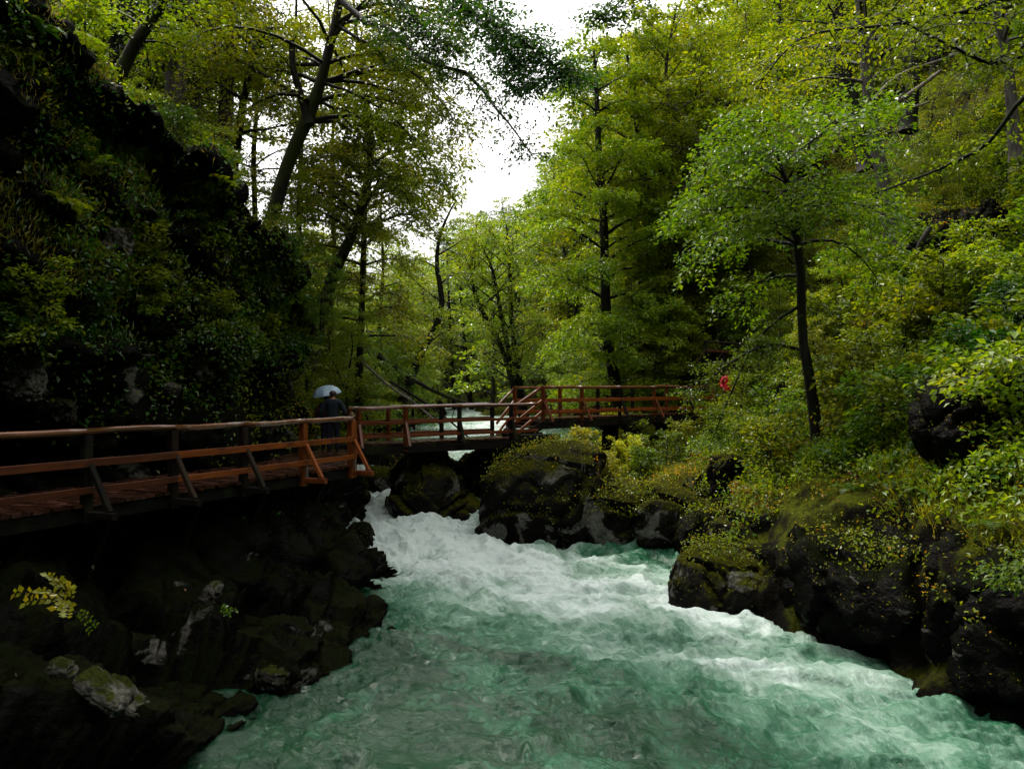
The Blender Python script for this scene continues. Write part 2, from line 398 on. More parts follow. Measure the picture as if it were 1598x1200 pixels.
# ------------------------------------------------------------------ terrain
GX = np.arange(-62, 92.01, .25)
ST = {  # Y: profile (X, Z) across the gorge, as a height field
 -40: [(-62, 50), (92, 70)],  # first three profiles close the unseen gorge behind the camera, raised to block light
 -22: [(-62, 40), (-12, 34), (0, 32), (10, 32), (30, 38), (92, 70)],
 -12: [(-62, 34), (-13, 22), (-10, 9), (-7, -.6), (6, -1.2), (8.5, 7), (11, 15), (22, 24), (40, 38), (92, 70)],
 2:  [(-62, 26), (-30, 18), (-13, 13), (-11.5, 8), (-10.4, 0), (-4.5, -.8), (-3.8, -1.2), (7.2, -1.2), (7.6, -.2), (8.0, 3), (9.5, 4.4), (14, 7.5), (22, 14.5), (40, 32), (92, 70)],
 9:  [(-62, 26), (-30, 20), (-13, 12.5), (-11, 8), (-10.2, 0), (-4.5, -.8), (-3.5, -1.2), (6.5, -1.2), (6.9, .3), (7.4, 2.6), (9, 3.7), (13, 6.5), (20, 12.5), (40, 32), (92, 70)],
 13: [(-62, 26), (-30, 20), (-11, 11), (-9.4, 7), (-8.6, 0), (-4, -.8), (-3, -1.2), (5.7, -1.2), (6.2, .4), (6.8, 2.3), (8.8, 3.2), (12, 5.6), (18, 11), (40, 32), (92, 70)],
 15.5: [(-62, 25), (-30, 19), (-10, 10), (-8.4, 6.5), (-7.7, 0), (-3, -1), (-2, -1.2), (4.1, -1.2), (4.5, .1), (5.1, 1.3), (6.4, 2.3), (9, 3.5), (13, 7), (20, 13), (40, 31), (92, 70)],
 20: [(-62, 24), (-30, 17), (-9, 8), (-7.6, 5), (-7, 0), (-4.6, -1), (-3.5, -1.2), (4.7, -1.2), (5.1, .4), (5.7, 1.6), (7, 2.9), (9, 3.9), (13, 7.5), (20, 14), (40, 32), (92, 70)],
 23: [(-62, 22), (-30, 13), (-9, 6.5), (-7.2, 4), (-6, 0), (-4.8, -.8), (3.6, -.8), (4.3, .2), (5, 1.3), (6.8, 2.4), (9, 4), (14, 8.8), (40, 33), (92, 70)],
 26: [(-62, 22), (-30, 12), (-12, 6), (-8.5, 4), (-6.4, 2), (-5.3, -.2), (-1.6, -.4), (-.2, .5), (1, 1.1), (4, 1.7), (7, 2.4), (8.5, 3.1), (14, 9), (40, 33), (92, 70)],
 30: [(-62, 25), (-30, 16), (-16, 9), (-8, 3.4), (-5.8, 1.8), (-5.1, .5), (-1.5, .4), (0, 1.5), (1.5, 1.9), (5, 2.2), (7.5, 2.8), (9, 4.0), (14, 8.5), (40, 33), (92, 70)],
 36: [(-62, 26), (-30, 18), (-14, 9), (-8, 4.8), (-6.2, 2.9), (-5.4, 1.2), (2.6, 1.4), (4.2, 2.6), (6, 3), (8, 4), (12, 7), (20, 13), (40, 32), (92, 70)],
 42: [(-62, 26), (-30, 19), (-13, 9.5), (-7.5, 5), (-5.8, 3.2), (-5.2, 1.5), (3.6, 1.5), (5, 3.2), (8, 5), (14, 10), (40, 34), (92, 72)],
 55: [(-62, 27), (-30, 20), (-12, 10), (-7, 5), (-5.4, 3.6), (-4.8, 2), (1.6, 2), (3.4, 4), (8, 8), (40, 38), (92, 75)],
 70: [(-62, 24), (-40, 20), (-20, 13), (-13, 7), (-10, 4.2), (-9.4, 2.4), (-3.6, 2.4), (-2, 5), (4, 9), (40, 41), (92, 80)],
 95: [(-62, 26), (-35, 12), (-27, 6), (-25, 3), (-16, 3), (-13, 6), (0, 14), (40, 46), (92, 85)],
 140: [(-62, 10), (-50, 6), (-38, 6), (-30, 12), (0, 26), (40, 58), (92, 95)],
 230: [(-62, 26), (0, 38), (40, 82), (92, 115)],
}
_sy = np.array(sorted(ST)); _tab = np.stack([np.interp(GX, *zip(*ST[y])) for y in _sy])
def ground0(X, Y):
    X = np.asarray(X, float); Y = np.asarray(Y, float)
    fi = np.interp(Y, _sy, np.arange(len(_sy))); i = np.clip(fi.astype(int), 0, len(_sy) - 2); f = fi - i; f = f * f * (3 - 2 * f) * .5 + f * .5
    fx = np.clip((X - GX[0]) / .25, 0, len(GX) - 1.001); j = fx.astype(int); g = fx - j
    z0 = _tab[i, j] * (1 - g) + _tab[i, j + 1] * g; z1 = _tab[i + 1, j] * (1 - g) + _tab[i + 1, j + 1] * g
    return z0 * (1 - f) + z1 * f
def ground(X, Y, detail=True):
    X = np.atleast_1d(np.asarray(X, float)); Y = np.atleast_1d(np.asarray(Y, float))
    p = np.stack([X, Y, 0 * X], 1)
    wa = np.interp(Y, [22, 32], [.3, .9]); wx = X + wa * fbm(p * .45, 3, 5); wy = Y + wa * fbm(p * .45, 3, 9)
    z = ground0(wx, wy)
    up_ = np.clip((X - 7.5) / 4, 0, 1)
    z = z + (.45 + .9 * up_) * fbm(p * .35 + 3, 4, 21) + .5 * up_ * np.round(1.5 * fbm(p * .6, 2, 61) + .3 * fbm(p * 1.5, 2, 66)) + .22 * fbm(p * 1.3, 3, 31, ridged=True)
    return z
gz = lambda x, y: float(ground(x, y)[0])

def water_z(Y):
    return np.interp(Y, [-20, 20, 22.5, 24.5, 27, 30, 36, 50, 80, 140], [0, 0, .22, .62, 1.15, 1.6, 2.3, 2.75, 3.5, 7])

def make_ground():
    ys = np.concatenate([np.arange(-40, 6, 1.5), np.arange(6, 36, .17), np.arange(36, 60, .35), np.arange(60, 230, 1.6)])
    xs = np.concatenate([np.arange(-62, -14, 1.4), np.arange(-14, -6, .4), np.arange(-6, 16, .17), np.arange(16, 32, .4), np.arange(32, 92, 1.5)])
    Y, X = np.meshgrid(ys, xs, indexing='ij'); X = X.ravel(); Y = Y.ravel()
    Z = ground(X, Y)
    V = np.stack([X, Y, Z], 1); Fq = grid_faces(len(ys), len(xs))[:, ::-1]
    # craggy steep parts on the right bank
    N = vert_normals(V, Fq); steep = np.clip((.80 - N[:, 2]) * 4, 0, 1) * (Y < 60) * (X > -7)
    b1, c1 = blocks(V * np.array([.8, .8, 1.1]), 7); b2, c2 = blocks(V * 2.3, 17)
    V = V + N * (steep * (.5 * (b1 - .5) + .2 * (b2 - .5) - .25 * (c1 < .08)))[:, None]
    o = link('ground', mesh_from('ground', V, Fq), SOIL); tag(o, kind='structure')
    return V, Fq
GV, GF = make_ground()

# left cliff: profiles from the water, up the undercut face, over the crest to the plateau
CL = {
 -14: [(-6, -.8), (-7, .5), (-7.6, 1.5), (-8.4, 2.2), (-9, 2.7), (-10, 2.9), (-10.5, 5), (-10.4, 8), (-11, 12), (-14, 15.5), (-30, 21)],
 2: [(-3.7, -.8), (-4.3, .4), (-5.0, 1.1), (-6.4, 1.7), (-8.4, 2.4), (-10, 2.9), (-10.4, 5), (-10.1, 8), (-10.6, 11.5), (-13.5, 15), (-30, 21)],
 8: [(-3.3, -.8), (-3.8, .35), (-4.6, 1.05), (-5.9, 1.55), (-7.7, 2.2), (-9.6, 2.7), (-9.8, 5), (-9.5, 8), (-9.9, 11), (-12.4, 14), (-30, 21)],
 12: [(-2.9, -.8), (-3.4, .1), (-4.2, .7), (-5.4, 1.0), (-7.3, 2.3), (-8.2, 2.7), (-8.4, 4.5), (-8.1, 7.5), (-8.4, 10.3), (-10.4, 12.8), (-30, 20.5)],
 15: [(-1.7, -.8), (-2.3, .1), (-3.2, .6), (-4.3, .9), (-5.7, 2.3), (-6.9, 2.6), (-7.3, 4.5), (-7.1, 7), (-7.5, 9.3), (-9.0, 11.2), (-30, 19)],
 18: [(-2.6, -.8), (-3.0, .2), (-3.4, 1.1), (-3.9, 1.9), (-4.5, 2.4), (-6.0, 2.6), (-6.5, 4.5), (-6.4, 6.5), (-6.9, 8.5), (-8.2, 9.9), (-30, 17)],
 21: [(-3.9, -.8), (-4.0, .5), (-4.1, 1.4), (-4.5, 2.2), (-5.0, 2.5), (-6.3, 2.75), (-6.5, 4.5), (-6.3, 6), (-6.6, 7.3), (-7.8, 8.4), (-30, 14.5)],
 24: [(-4.6, -.8), (-4.9, .5), (-5.1, 1.4), (-5.3, 2.3), (-5.8, 2.8), (-6.3, 3.4), (-6.3, 4.5), (-6.2, 5.5), (-6.8, 6.3), (-8.2, 7), (-30, 13)],
 28: [(-4.9, .2), (-5.2, .9), (-5.5, 1.5), (-5.8, 2.0), (-6.1, 2.4), (-6.6, 3), (-7.2, 3.5), (-8, 4.2), (-9, 5), (-12, 6.4), (-30, 13.5)],
 33: [(-5.0, .6), (-5.4, 1.2), (-5.8, 1.7), (-6.4, 2.1), (-7, 2.5), (-7.6, 2.9), (-8.4, 3.4), (-9.4, 3.9), (-11, 5), (-14, 7), (-30, 15)],
}
def make_cliff():
    cy_ = np.array(sorted(CL)); arr = np.array([CL[y] for y in cy_])      # (ns, 11, 2)
    ys = np.concatenate([np.arange(-14, 6, .5), np.arange(6, 26, .07), np.arange(26, 33, .15)])
    nv = 300
    # v spacing: dense on the face, sparse on the plateau
    k = np.concatenate([np.linspace(0, 9, nv - 30), np.linspace(9.05, 10, 30)])
    prof = np.zeros((len(ys), nv, 2))
    for c in range(2):
        st = np.zeros((len(cy_), nv))
        for s in range(len(cy_)):
            q = np.concatenate([arr[s], np.zeros((11, 1))], 1)
            st[s] = spline(q, 2001)[(k / 10 * 2000).astype(int), c]
        for j in range(nv): prof[:, j, c] = np.interp(ys, cy_, st[:, j])
    X = prof[..., 0]; Z = prof[..., 1]; Y = np.repeat(ys[:, None], nv, 1)
    V = np.stack([X, Y, Z], -1).reshape(-1, 3); Fq = grid_faces(len(ys), nv)[:, ::-1]
    n0, a0 = normals_of(V, Fq)
    if n0[len(n0) // 2, 0] < 0: Fq = Fq[:, ::-1]
    N = vert_normals(V, Fq)
    # strata dip towards the river: rotate the block field in the X-Z plane
    a = R(38); q = V.copy(); q[:, 0] = V[:, 0] * math.cos(a) - V[:, 2] * math.sin(a); q[:, 2] = V[:, 0] * math.sin(a) + V[:, 2] * math.cos(a)
    q = q + .35 * np.stack([fbm(V * .8, 3, 40), fbm(V * .8, 3, 44), fbm(V * .8, 3, 48)], 1)
    b1, c1 = blocks(q * np.array([.45, .5, 1.0]), 50); b2, c2 = blocks(q * np.array([1.1, 1.2, 2.4]), 60); b3, c3 = blocks(q * np.array([3, 3, 5.5]), 70)
    # less push on the ledge that carries the walkway
    ledge = np.exp(-((V[:, 2] - 2.6) / .5) ** 2) * np.clip(N[:, 2], 0, 1)
    low = np.clip(1 - V[:, 2] / 3.0, 0, 1)
    amp = (1 - .85 * ledge)
    d = amp * (1.15 * (b1 - .5) + .26 * (b2 - .5) + .08 * (b3 - .5) - .30 * (c1 < .07) - .12 * (c2 < .08) + .35 * fbm(V * .5, 4, 80) - .15)
    d = np.where((V[:, 2] > 2.2) & (V[:, 2] < 5.2) & (N[:, 0] > .5), np.minimum(d, .1), d)
    V = V + N * d[:, None]
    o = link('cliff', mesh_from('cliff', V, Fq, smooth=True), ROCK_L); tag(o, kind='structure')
    return V, Fq
CV, CF = make_cliff()

# ------------------------------------------------------------------ boulders
def rock_mesh(name, seed, size, n=46, power=2.6, amp=.28, k=1.0):
    """blocky rock around its own origin; size = half extents; flat bottom ok"""
    u = np.linspace(-1, 1, n); faces, Vs, off = [], [], 0
    for ax in range(3):
        for sg in (-1, 1):
            A, B = np.meshgrid(u, u, indexing='ij'); C = np.full_like(A, sg)
            p = [A, B]; p.insert(ax, C); p = np.stack(p, -1).reshape(-1, 3)
            Vs.append(p); f = grid_faces(n, n) + off
            if (sg > 0) == (ax != 1): pass
            else: f = f[:, ::-1]
            faces.append(f); off += n * n
    V = np.concatenate(Vs); Fq = np.concatenate(faces)
    V = V / ((np.abs(V) ** power).sum(1) ** (1 / power))[:, None]
    S = np.array(size, float); Wp = V * S; N = V / S; N /= np.linalg.norm(N, axis=1)[:, None]
    q = Wp * k + seed * 13.7; q = q + .3 * np.stack([fbm(q, 2, 1), fbm(q, 2, 2), fbm(q, 2, 3)], 1)
    b1, c1 = blocks(q * .9, seed); b2, c2 = blocks(q * 2.4, seed + 9); b3, c3 = blocks(q * 6, seed + 19)
    r = min(size)
    Wp = Wp + N * (r * amp * (1.25 * (b1 - .5) + .42 * (b2 - .5) + .13 * (b3 - .5) - .5 * (c1 < .06) + .9 * fbm(q * .6, 4, seed)))[:, None]
    # weld the cube seams
    key = np.round(V, 5); _, idx, inv = np.unique(key, axis=0, return_index=True, return_inverse=True)
    inv = inv.ravel()
    return Wp[idx], inv[Fq]

SURF = []      # (V, F, tag) world-space surfaces for scattering
def boulder(label, loc, size, seed, rot=(0, 0, 0), mat=None, n=46, power=2.6, amp=.28, group=None, k=1.0, surf=True):
    V, Fq = rock_mesh('boulder', seed, size, n, power, amp, k)
    M = np.array(Matrix.Rotation(rot[2], 3, 'Z') @ Matrix.Rotation(rot[1], 3, 'Y') @ Matrix.Rotation(rot[0], 3, 'X'))
    V = V @ M.T
    n_, a_ = normals_of(V, Fq)
    if (n_ * V[Fq[:, 0]]).sum() < 0: Fq = Fq[:, ::-1]
    o = link('boulder', mesh_from('boulder', V, Fq), mat or ROCK_B, loc=loc)
    tag(o, label, 'boulder', group)
    if surf: SURF.append((V + np.array(loc), Fq))
    return o

B_ = [
 ('mossy brown boulder at mid stream, left of the one under the bridge pier', (-2.55, 25.4, 1.1), (1.45, 1.5, 1.5), 3, (0, R(14), 0), 1.9, .22),
 ('small dark rounded boulder at the foot of the mid stream rock', (-1.5, 24.9, .5), (.8, .8, .8), 4, (0, 0, 0), 2.2, .2),
 ('tall pointed grey boulder carrying the bridge pier, pale patches on its face', (1.3, 23.4, .85), (2.3, 1.5, 2.1), 5, (0, R(24), R(8)), 1.8, .2),
 ('long low rock shelf right of the pier boulder, pale stones on top', (3.6, 22.9, .75), (2.3, 1.5, 1.4), 6, (0, R(6), R(-8)), 2.5, .22),
 ('blocky rock stacked behind the right end of the long shelf', (5.2, 24.0, 1.0), (1.4, 1.2, 1.1), 8, (0, 0, 0), 2.8, .25),
 ('upright stump shaped rock with a reddish mossy cap beside the bushes', (6.0, 22.4, 2.15), (.5, .5, .7), 9, (0, 0, R(20)), 3, .22),
 ('dark rounded rock in the cleft where the shelf meets the right bank', (5.05, 20.9, .55), (.8, .9, .8), 10, (0, 0, 0), 2.3, .2),
 ('mossy rock nose pushing into the river from the right bank', (4.65, 16.7, .25), (1.2, 1.3, .95), 11, (0, R(18), R(-20)), 2.3, .22),
 ('wide mossy rock covered in yellow leaves above the rock nose', (5.9, 18.4, 1.4), (1.3, 1.3, .75), 12, (0, R(-10), 0), 2.4, .25),
 ('black wet rock wall leaning over the water right of the rock nose', (7.1, 14.6, .7), (1.9, 2.2, 1.3), 13, (0, R(12), R(20)), 2.6, .2),
 ('pale streaked rock face at the lower right edge', (7.9, 11.6, .9), (1.4, 1.6, 1.6), 14, (0, 0, 0), 2.8, .2),
 ('dark rock at the water in the bottom right corner', (7.4, 9.6, .2), (.9, 1.3, 1.1), 15, (0, 0, 0), 2.4, .2),
 ('black overhanging rock half way up the right slope, under the ferns', (8.1, 14.0, 4.1), (.8, .8, .85), 16, (0, 0, 0), 2.6, .3),
 ('big black wet rock below the leaning black rock, right side of the slope', (9.1, 13.6, 3.5), (1.4, .9, 1.0), 26, (0, 0, 0), 2.6, .3),
 ('dark filler rock for the black gap between the two mid stream boulders', (-.6, 26.4, 1.5), (1.5, 1.0, 1.5), 27, (0, 0, 0), 2.2, .22),  # added to fill the gap, its blackness put into the rock colour
 ('dark jagged outcrop high on the right slope with a mossy root', (13.6, 23.5, 8.9), (1.7, 1.2, 1.2), 17, (0, 0, R(25)), 2.6, .4),
 ('small mossy green boulder at the left bank behind the walkway corner', (-4.6, 27.6, 1.45), (.95, .6, .6), 18, (0, 0, 0), 2.2, .2),
 ('second mossy boulder by the left bank, lower and darker', (-5.15, 25.6, 1.0), (.7, .6, .75), 19, (0, 0, 0), 2.2, .22),
 ('rock rib in the rapids under the walkway corner', (-4.2, 22.0, .1), (.45, .7, .9), 20, (0, 0, 0), 2.4, .22),
 ('dark rock barring the channel behind the walkway corner, left one', (-5.3, 30.6, 1.5), (1.1, .9, 1.0), 24, (0, 0, 0), 2.3, .22),
 ('dark rock barring the channel right under the level footbridge', (-3.9, 31.3, 1.5), (1.0, .9, .95), 25, (0, 0, 0), 2.3, .22),
 ('small pale stone below the foreground tree', (7.35, 20.6, 2.95), (.28, .25, .2), 21, (0, 0, 0), 2.2, .2),
 ('grey round rock on the slope between the stairs and the tree', (9.9, 26.0, 4.2), (.8, .7, .6), 22, (0, 0, 0), 2.3, .25),
 ('dark boulder on the slope right of the foreground tree', (10.6, 20.2, 4.6), (.9, .8, .75), 23, (0, 0, 0), 2.4, .3),
]
for lab, loc, size, seed, rot, pw, amp in B_:
    big = max(size) > 1.2
    boulder(lab, loc, size, seed, rot, n=46 if big else 22, power=pw, amp=amp, k=.5 if seed in (3, 5, 6, 8) else 1.0, mat=ROCK_L if seed in (10, 13, 14, 15, 16, 17, 20, 24, 25, 26, 27) else ROCK_B)  # near-black cliff rock puts deep shade into the colour of the darker boulders

# ------------------------------------------------------------------ river
JET = spline(np.array([(-9, 80, 0), (-2, 60, 0), (-1, 45, 0), (-2.2, 36, 0), (-4.3, 31, 0), (-4.1, 27.5, 0), (-3.7, 24.5, 0), (-2.6, 21.5, 0), (-.6, 19, 0), (1.6, 16.8, 0), (3.4, 14.4, 0), (4.7, 12, 0), (5.6, 9, 0), (5.6, 3, 0)], float), 900)[:, :2]
JS = np.concatenate([[0], np.cumsum(np.linalg.norm(np.diff(JET, axis=0), axis=1))])
def river():
    def part(xs, ys):
        Y, X = np.meshgrid(ys, xs, indexing='ij'); return X.ravel(), Y.ravel()
    ys = np.concatenate([np.arange(-12, 6, .5), np.arange(6, 26, .052), np.arange(26, 34, .10), np.arange(34, 60, .25), np.arange(60, 141, 1.5)])
    us = np.linspace(0, 1, 280)
    # the sheet spans the channel at every Y, ends hidden inside the banks
    xl = np.interp(ys, [-12, 6, 26, 34, 60, 80, 100, 140], [-7, -5.5, -6, -7, -9, -14, -28, -52])
    xr = np.interp(ys, [-12, 6, 14, 22, 26, 34, 60, 80, 100, 140], [8, 8, 7, 6.5, 5, 5.5, 3, -2, -13, -34])
    X = (xl[:, None] + (xr - xl)[:, None] * us[None, :]).ravel(); Y = np.repeat(ys, len(us))
    n = len(X); P2 = np.stack([X, Y], 1)
    s = np.zeros(n); t = np.zeros(n)
    for a in range(0, n, 20000):                                # nearest point on the main current
        q = P2[a:a + 20000]; d2 = ((q[:, None, :] - JET[None, ::3, :]) ** 2).sum(2); j = d2.argmin(1) * 3
        j = np.clip(j, 1, len(JET) - 2); T = JET[j + 1] - JET[j - 1]; T /= np.linalg.norm(T, axis=1)[:, None]
        dq = q - JET[j]; s[a:a + 20000] = JS[j] + (dq * T).sum(1); t[a:a + 20000] = dq[:, 1] * T[:, 0] - dq[:, 0] * T[:, 1]
    # s grows downstream; soft domain warp
    wrp = np.stack([X * .55, Y * .55, 0 * X], 1)
    w1 = fbm(wrp, 4, 101); w2 = fbm(wrp + 9, 4, 111)
    xw, yw = X + 1.0 * w1, Y + 1.0 * w2
    sw, tw = s + .9 * w1, t + .7 * w2
    width = np.interp(Y, [0, 9, 13, 17, 20, 24, 30, 50], [1.3, 1.6, 2.1, 2.7, 2.8, 2.2, 1.8, 4])
    jet = np.exp(-(np.abs(t + .5 * w1) / width) ** 2.2)
    drop = np.exp(-((Y - 22) / 5.5) ** 2) * 1.0 + (Y > 26) * .55
    strength = np.clip(np.interp(Y, [0, 9, 12, 15, 18, 21, 30, 60], [.08, .17, .30, .60, .90, 1.0, .95, .7]), 0, 1)
    streak = fbm(np.stack([sw * .55, tw * 2.6, 0 * s], 1), 5, 121, gain=.6)
    web = fbm(np.stack([xw * 1.5, yw * 1.5, 0 * s], 1), 5, 131, gain=.58, ridged=True)
    foam = jet * strength * (1.0 + .55 * streak + .35 * web)
    # a second band of old foam sweeping the middle of the pool
    d2 = np.abs((Y - (13.2 - .28 * (X - 2))) + .8 * w2); band = np.exp(-(d2 / .55) ** 2) * np.clip((X - 0.2) / 1.5, 0, 1)
    foam = foam + band * (.28 + .25 * streak)
    foam = foam + .14 * np.clip(web - .35, 0, 1) * np.clip(1.2 - np.abs(X - 2) / 4, 0, 1) + .10 * np.clip(streak, 0, 1) * (X > -1.5)
    foam = foam + .45 * np.exp(-((Y - 22.6 + .1 * X) / .9) ** 2) * (.6 + .7 * web) * (X < 2.5)
    for (bx, by, br) in ((-2.55, 24.2, 1.5), (1.3, 22.3, 2.0), (3.6, 21.6, 2.1), (4.65, 16.2, 1.5), (-4.2, 22.0, .8)):
        dd = np.sqrt((X - bx) ** 2 + (Y - by) ** 2) - br
        foam = foam + .38 * np.exp(-((dd + .15 * w1) / .32) ** 2) * (.6 + .6 * web)
    foam = foam - .07 * np.clip((15 - Y) / 3, 0, 1)
    foam = foam - .14 * np.clip((-.4 - X) / 2, 0, 1) * (Y < 18) - .12 * np.clip((np.abs(t) - width - .3) / 1.5, 0, 1) * (Y < 20)
    foam = np.clip(foam, -.35, 1.15)
    # waves
    rough = np.clip(.35 + 1.2 * jet * strength + .8 * drop, 0, 1.8)
    p1 = np.stack([sw * .50, tw * 1.1, 0 * s], 1); p2 = np.stack([xw * 1.5, yw * 1.5, 0 * s], 1); p3 = np.stack([xw * 5, yw * 5, 0 * s], 1)
    h = .15 * fbm(p1, 3, 141, ridged=True) + .075 * web + .022 * fbm(p3, 3, 151, ridged=True)
    h = h * rough
    calm = .06 * fbm(np.stack([xw * .7, yw * 1.0, 0 * s], 1), 2, 181, ridged=True) + .13 * fbm(np.stack([xw * 1.7, yw * 2.9, 0 * s], 1), 3, 161, ridged=True) + .026 * fbm(np.stack([xw * 6, yw * 9, 0 * s], 1), 3, 171, ridged=True)
    h = h * .9 + calm
    fade = np.clip((60 - Y) / 20, .15, 1)
    dip = .10 * np.sin(Y * 1.9 + X) * np.exp(-((Y - 22.5) / 2.5) ** 2)
    Z = water_z(Y + .25 * np.abs(t) * (Y > 20)) + h * fade + dip + .10 * jet * (Y < 24) * (Y > 14)
    V = np.stack([X, Y, Z], 1); Fq = grid_faces(len(ys), len(us))[:, ::-1]
    me = mesh_from('river', V, Fq)
    at = me.attributes.new('foam', 'FLOAT', 'POINT'); at.data.foreach_set('value', foam.astype(np.float32))
    fl = me.attributes.new('flow', 'FLOAT_VECTOR', 'POINT'); fl.data.foreach_set('vector', np.stack([sw, tw, 0 * s], 1).astype(np.float32).ravel())
    m, t_, out = newmat('river_water'); L = t_.links.new; N_ = t_.nodes.new
    af = N_('ShaderNodeAttribute'); af.attribute_name = 'foam'; fv = N_('ShaderNodeAttribute'); fv.attribute_name = 'flow'
    mp = N_('ShaderNodeMapping'); mp.inputs['Scale'].default_value = (2.6, 9, 1); L(fv.outputs['Vector'], mp.inputs[0])
    n1 = N_('ShaderNodeTexNoise'); n1.inputs['Scale'].default_value = 1.2; n1.inputs['Detail'].default_value = 8; n1.inputs['Roughness'].default_value = .68; n1.inputs['Distortion'].default_value = .35
    L(mp.outputs[0], n1.inputs['Vector'])
    g = N_('ShaderNodeNewGeometry')
    n2 = N_('ShaderNodeTexNoise'); n2.inputs['Scale'].default_value = 9; n2.inputs['Detail'].default_value = 6; n2.inputs['Roughness'].default_value = .7; L(g.outputs['Position'], n2.inputs['Vector'])
    def math_(op, a, b=None, c=None):
        k = N_('ShaderNodeMath'); k.operation = op
        for i, v in enumerate((a, b, c)):
            if v is None: continue
            if isinstance(v, (int, float)): k.inputs[i].default_value = v
            else: L(v, k.inputs[i])
        return k.outputs[0]
    nn = math_('ADD', math_('MULTIPLY_ADD', n1.outputs[0], 1.1, -.55), math_('MULTIPLY_ADD', n2.outputs[0], .4, -.2))
    n6 = N_('ShaderNodeTexNoise'); n6.inputs['Scale'].default_value = .95; n6.inputs['Detail'].default_value = 6; n6.inputs['Roughness'].default_value = .55; n6.inputs['Distortion'].default_value = 1.1
    mp6 = N_('ShaderNodeMapping'); mp6.inputs['Scale'].default_value = (1.0, 1.7, 1); L(fv.outputs['Vector'], mp6.inputs[0]); L(mp6.outputs[0], n6.inputs['Vector'])
    vein = N_('ShaderNodeMapRange'); vein.inputs[1].default_value = .0; vein.inputs[2].default_value = .045; vein.inputs[3].default_value = 1; vein.inputs[4].default_value = 0
    L(math_('ABSOLUTE', math_('SUBTRACT', n6.outputs[0], .5)), vein.inputs[0])
    n7 = N_('ShaderNodeTexNoise'); n7.inputs['Scale'].default_value = .42; n7.inputs['Detail'].default_value = 4; n7.inputs['Distortion'].default_value = 1; L(mp6.outputs[0], n7.inputs['Vector'])
    big = math_('MULTIPLY_ADD', n7.outputs[0], 2.6, -1.38)
    nn = math_('ADD', nn, math_('MULTIPLY_ADD', vein.outputs[0], .34, big))
    fm = math_('ADD', math_('SUBTRACT', af.outputs['Fac'], .02), math_('MULTIPLY', nn, .46))
    body = ramp(t_, [(0, (.003, .026, .010)), (.22, (.014, .072, .036)), (.42, (.070, .155, .103)), (.68, (.205, .29, .24)), (1, (.42, .49, .465))])
    mr_ = N_('ShaderNodeMapRange'); mr_.inputs[1].default_value = -.22; mr_.inputs[2].default_value = 1.0; L(fm, mr_.inputs[0]); L(mr_.outputs[0], body.inputs[0])
    b = N_('ShaderNodeBsdfPrincipled'); L(body.outputs[0], b.inputs['Base Color']); b.inputs['IOR'].default_value = 1.33; b.inputs['Specular IOR Level'].default_value = .4
    ro = N_('ShaderNodeMapRange'); ro.inputs[1].default_value = .1; ro.inputs[2].default_value = .8; ro.inputs[3].default_value = .04; ro.inputs[4].default_value = .6; L(fm, ro.inputs[0]); L(ro.outputs[0], b.inputs['Roughness'])
    bp = N_('ShaderNodeBump'); bp.inputs['Strength'].default_value = 1; bp.inputs['Distance'].default_value = .07
    n5 = N_('ShaderNodeTexNoise'); n5.inputs['Scale'].default_value = 4.5; n5.inputs['Detail'].default_value = 7; n5.inputs['Distortion'].default_value = .5; L(g.outputs['Position'], n5.inputs['Vector'])
    L(math_('ADD', n5.outputs[0], math_('MULTIPLY', n1.outputs[0], .6)), bp.inputs['Height']); L(bp.outputs[0], b.inputs['Normal'])
    L(b.outputs[0], out.inputs[0])
    o = link('river', me, m); tag(o, kind='structure')
river()

# ------------------------------------------------------------------ timber walkway and bridges
def frame_of(p0, p1, up=(0, 0, 1)):
    x = Vector(p1) - Vector(p0); L_ = x.length; x.normalize(); u = Vector(up)
    if abs(x.dot(u)) > .95: u = Vector((0.4, 0.9, 0))
    y = u.cross(x).normalized(); z = x.cross(y)
    return L_, Matrix((x, y, z)).transposed()

def member(name, p0, p1, wd, ht, mat, parent, up=(0, 0, 1), jit=.004, rng=random.Random(5)):
    """squared timber with softened edges, long axis = local X"""
    L_, Rm = frame_of(p0, p1, up); b = min(wd, ht) * .13
    ring = [(-wd / 2 + b, -ht / 2), (wd / 2 - b, -ht / 2), (wd / 2, -ht / 2 + b), (wd / 2, ht / 2 - b), (wd / 2 - b, ht / 2), (-wd / 2 + b, ht / 2), (-wd / 2, ht / 2 - b), (-wd / 2, -ht / 2 + b)]
    xs = [0, L_ * .33, L_ * .66, L_]; V = []
    for x in xs:
        dy, dz = rng.uniform(-jit, jit), rng.uniform(-jit, jit)
        V += [(x, y + dy, z + dz) for y, z in ring]
    Fs = [(i * 8 + k, i * 8 + (k + 1) % 8, (i + 1) * 8 + (k + 1) % 8, (i + 1) * 8 + k) for i in range(3) for k in range(8)]
    me = bpy.data.meshes.new(name); me.from_pydata(V, [], Fs + [tuple(range(7, -1, -1)), tuple(range(24, 32))]); me.update()
    o = link(name, me, mat, parent)
    o.matrix_parent_inverse = Matrix.Identity(4)
    o.matrix_local = Matrix.Translation(Vector(p0) - parent.location) @ Rm.to_4x4()
    return o

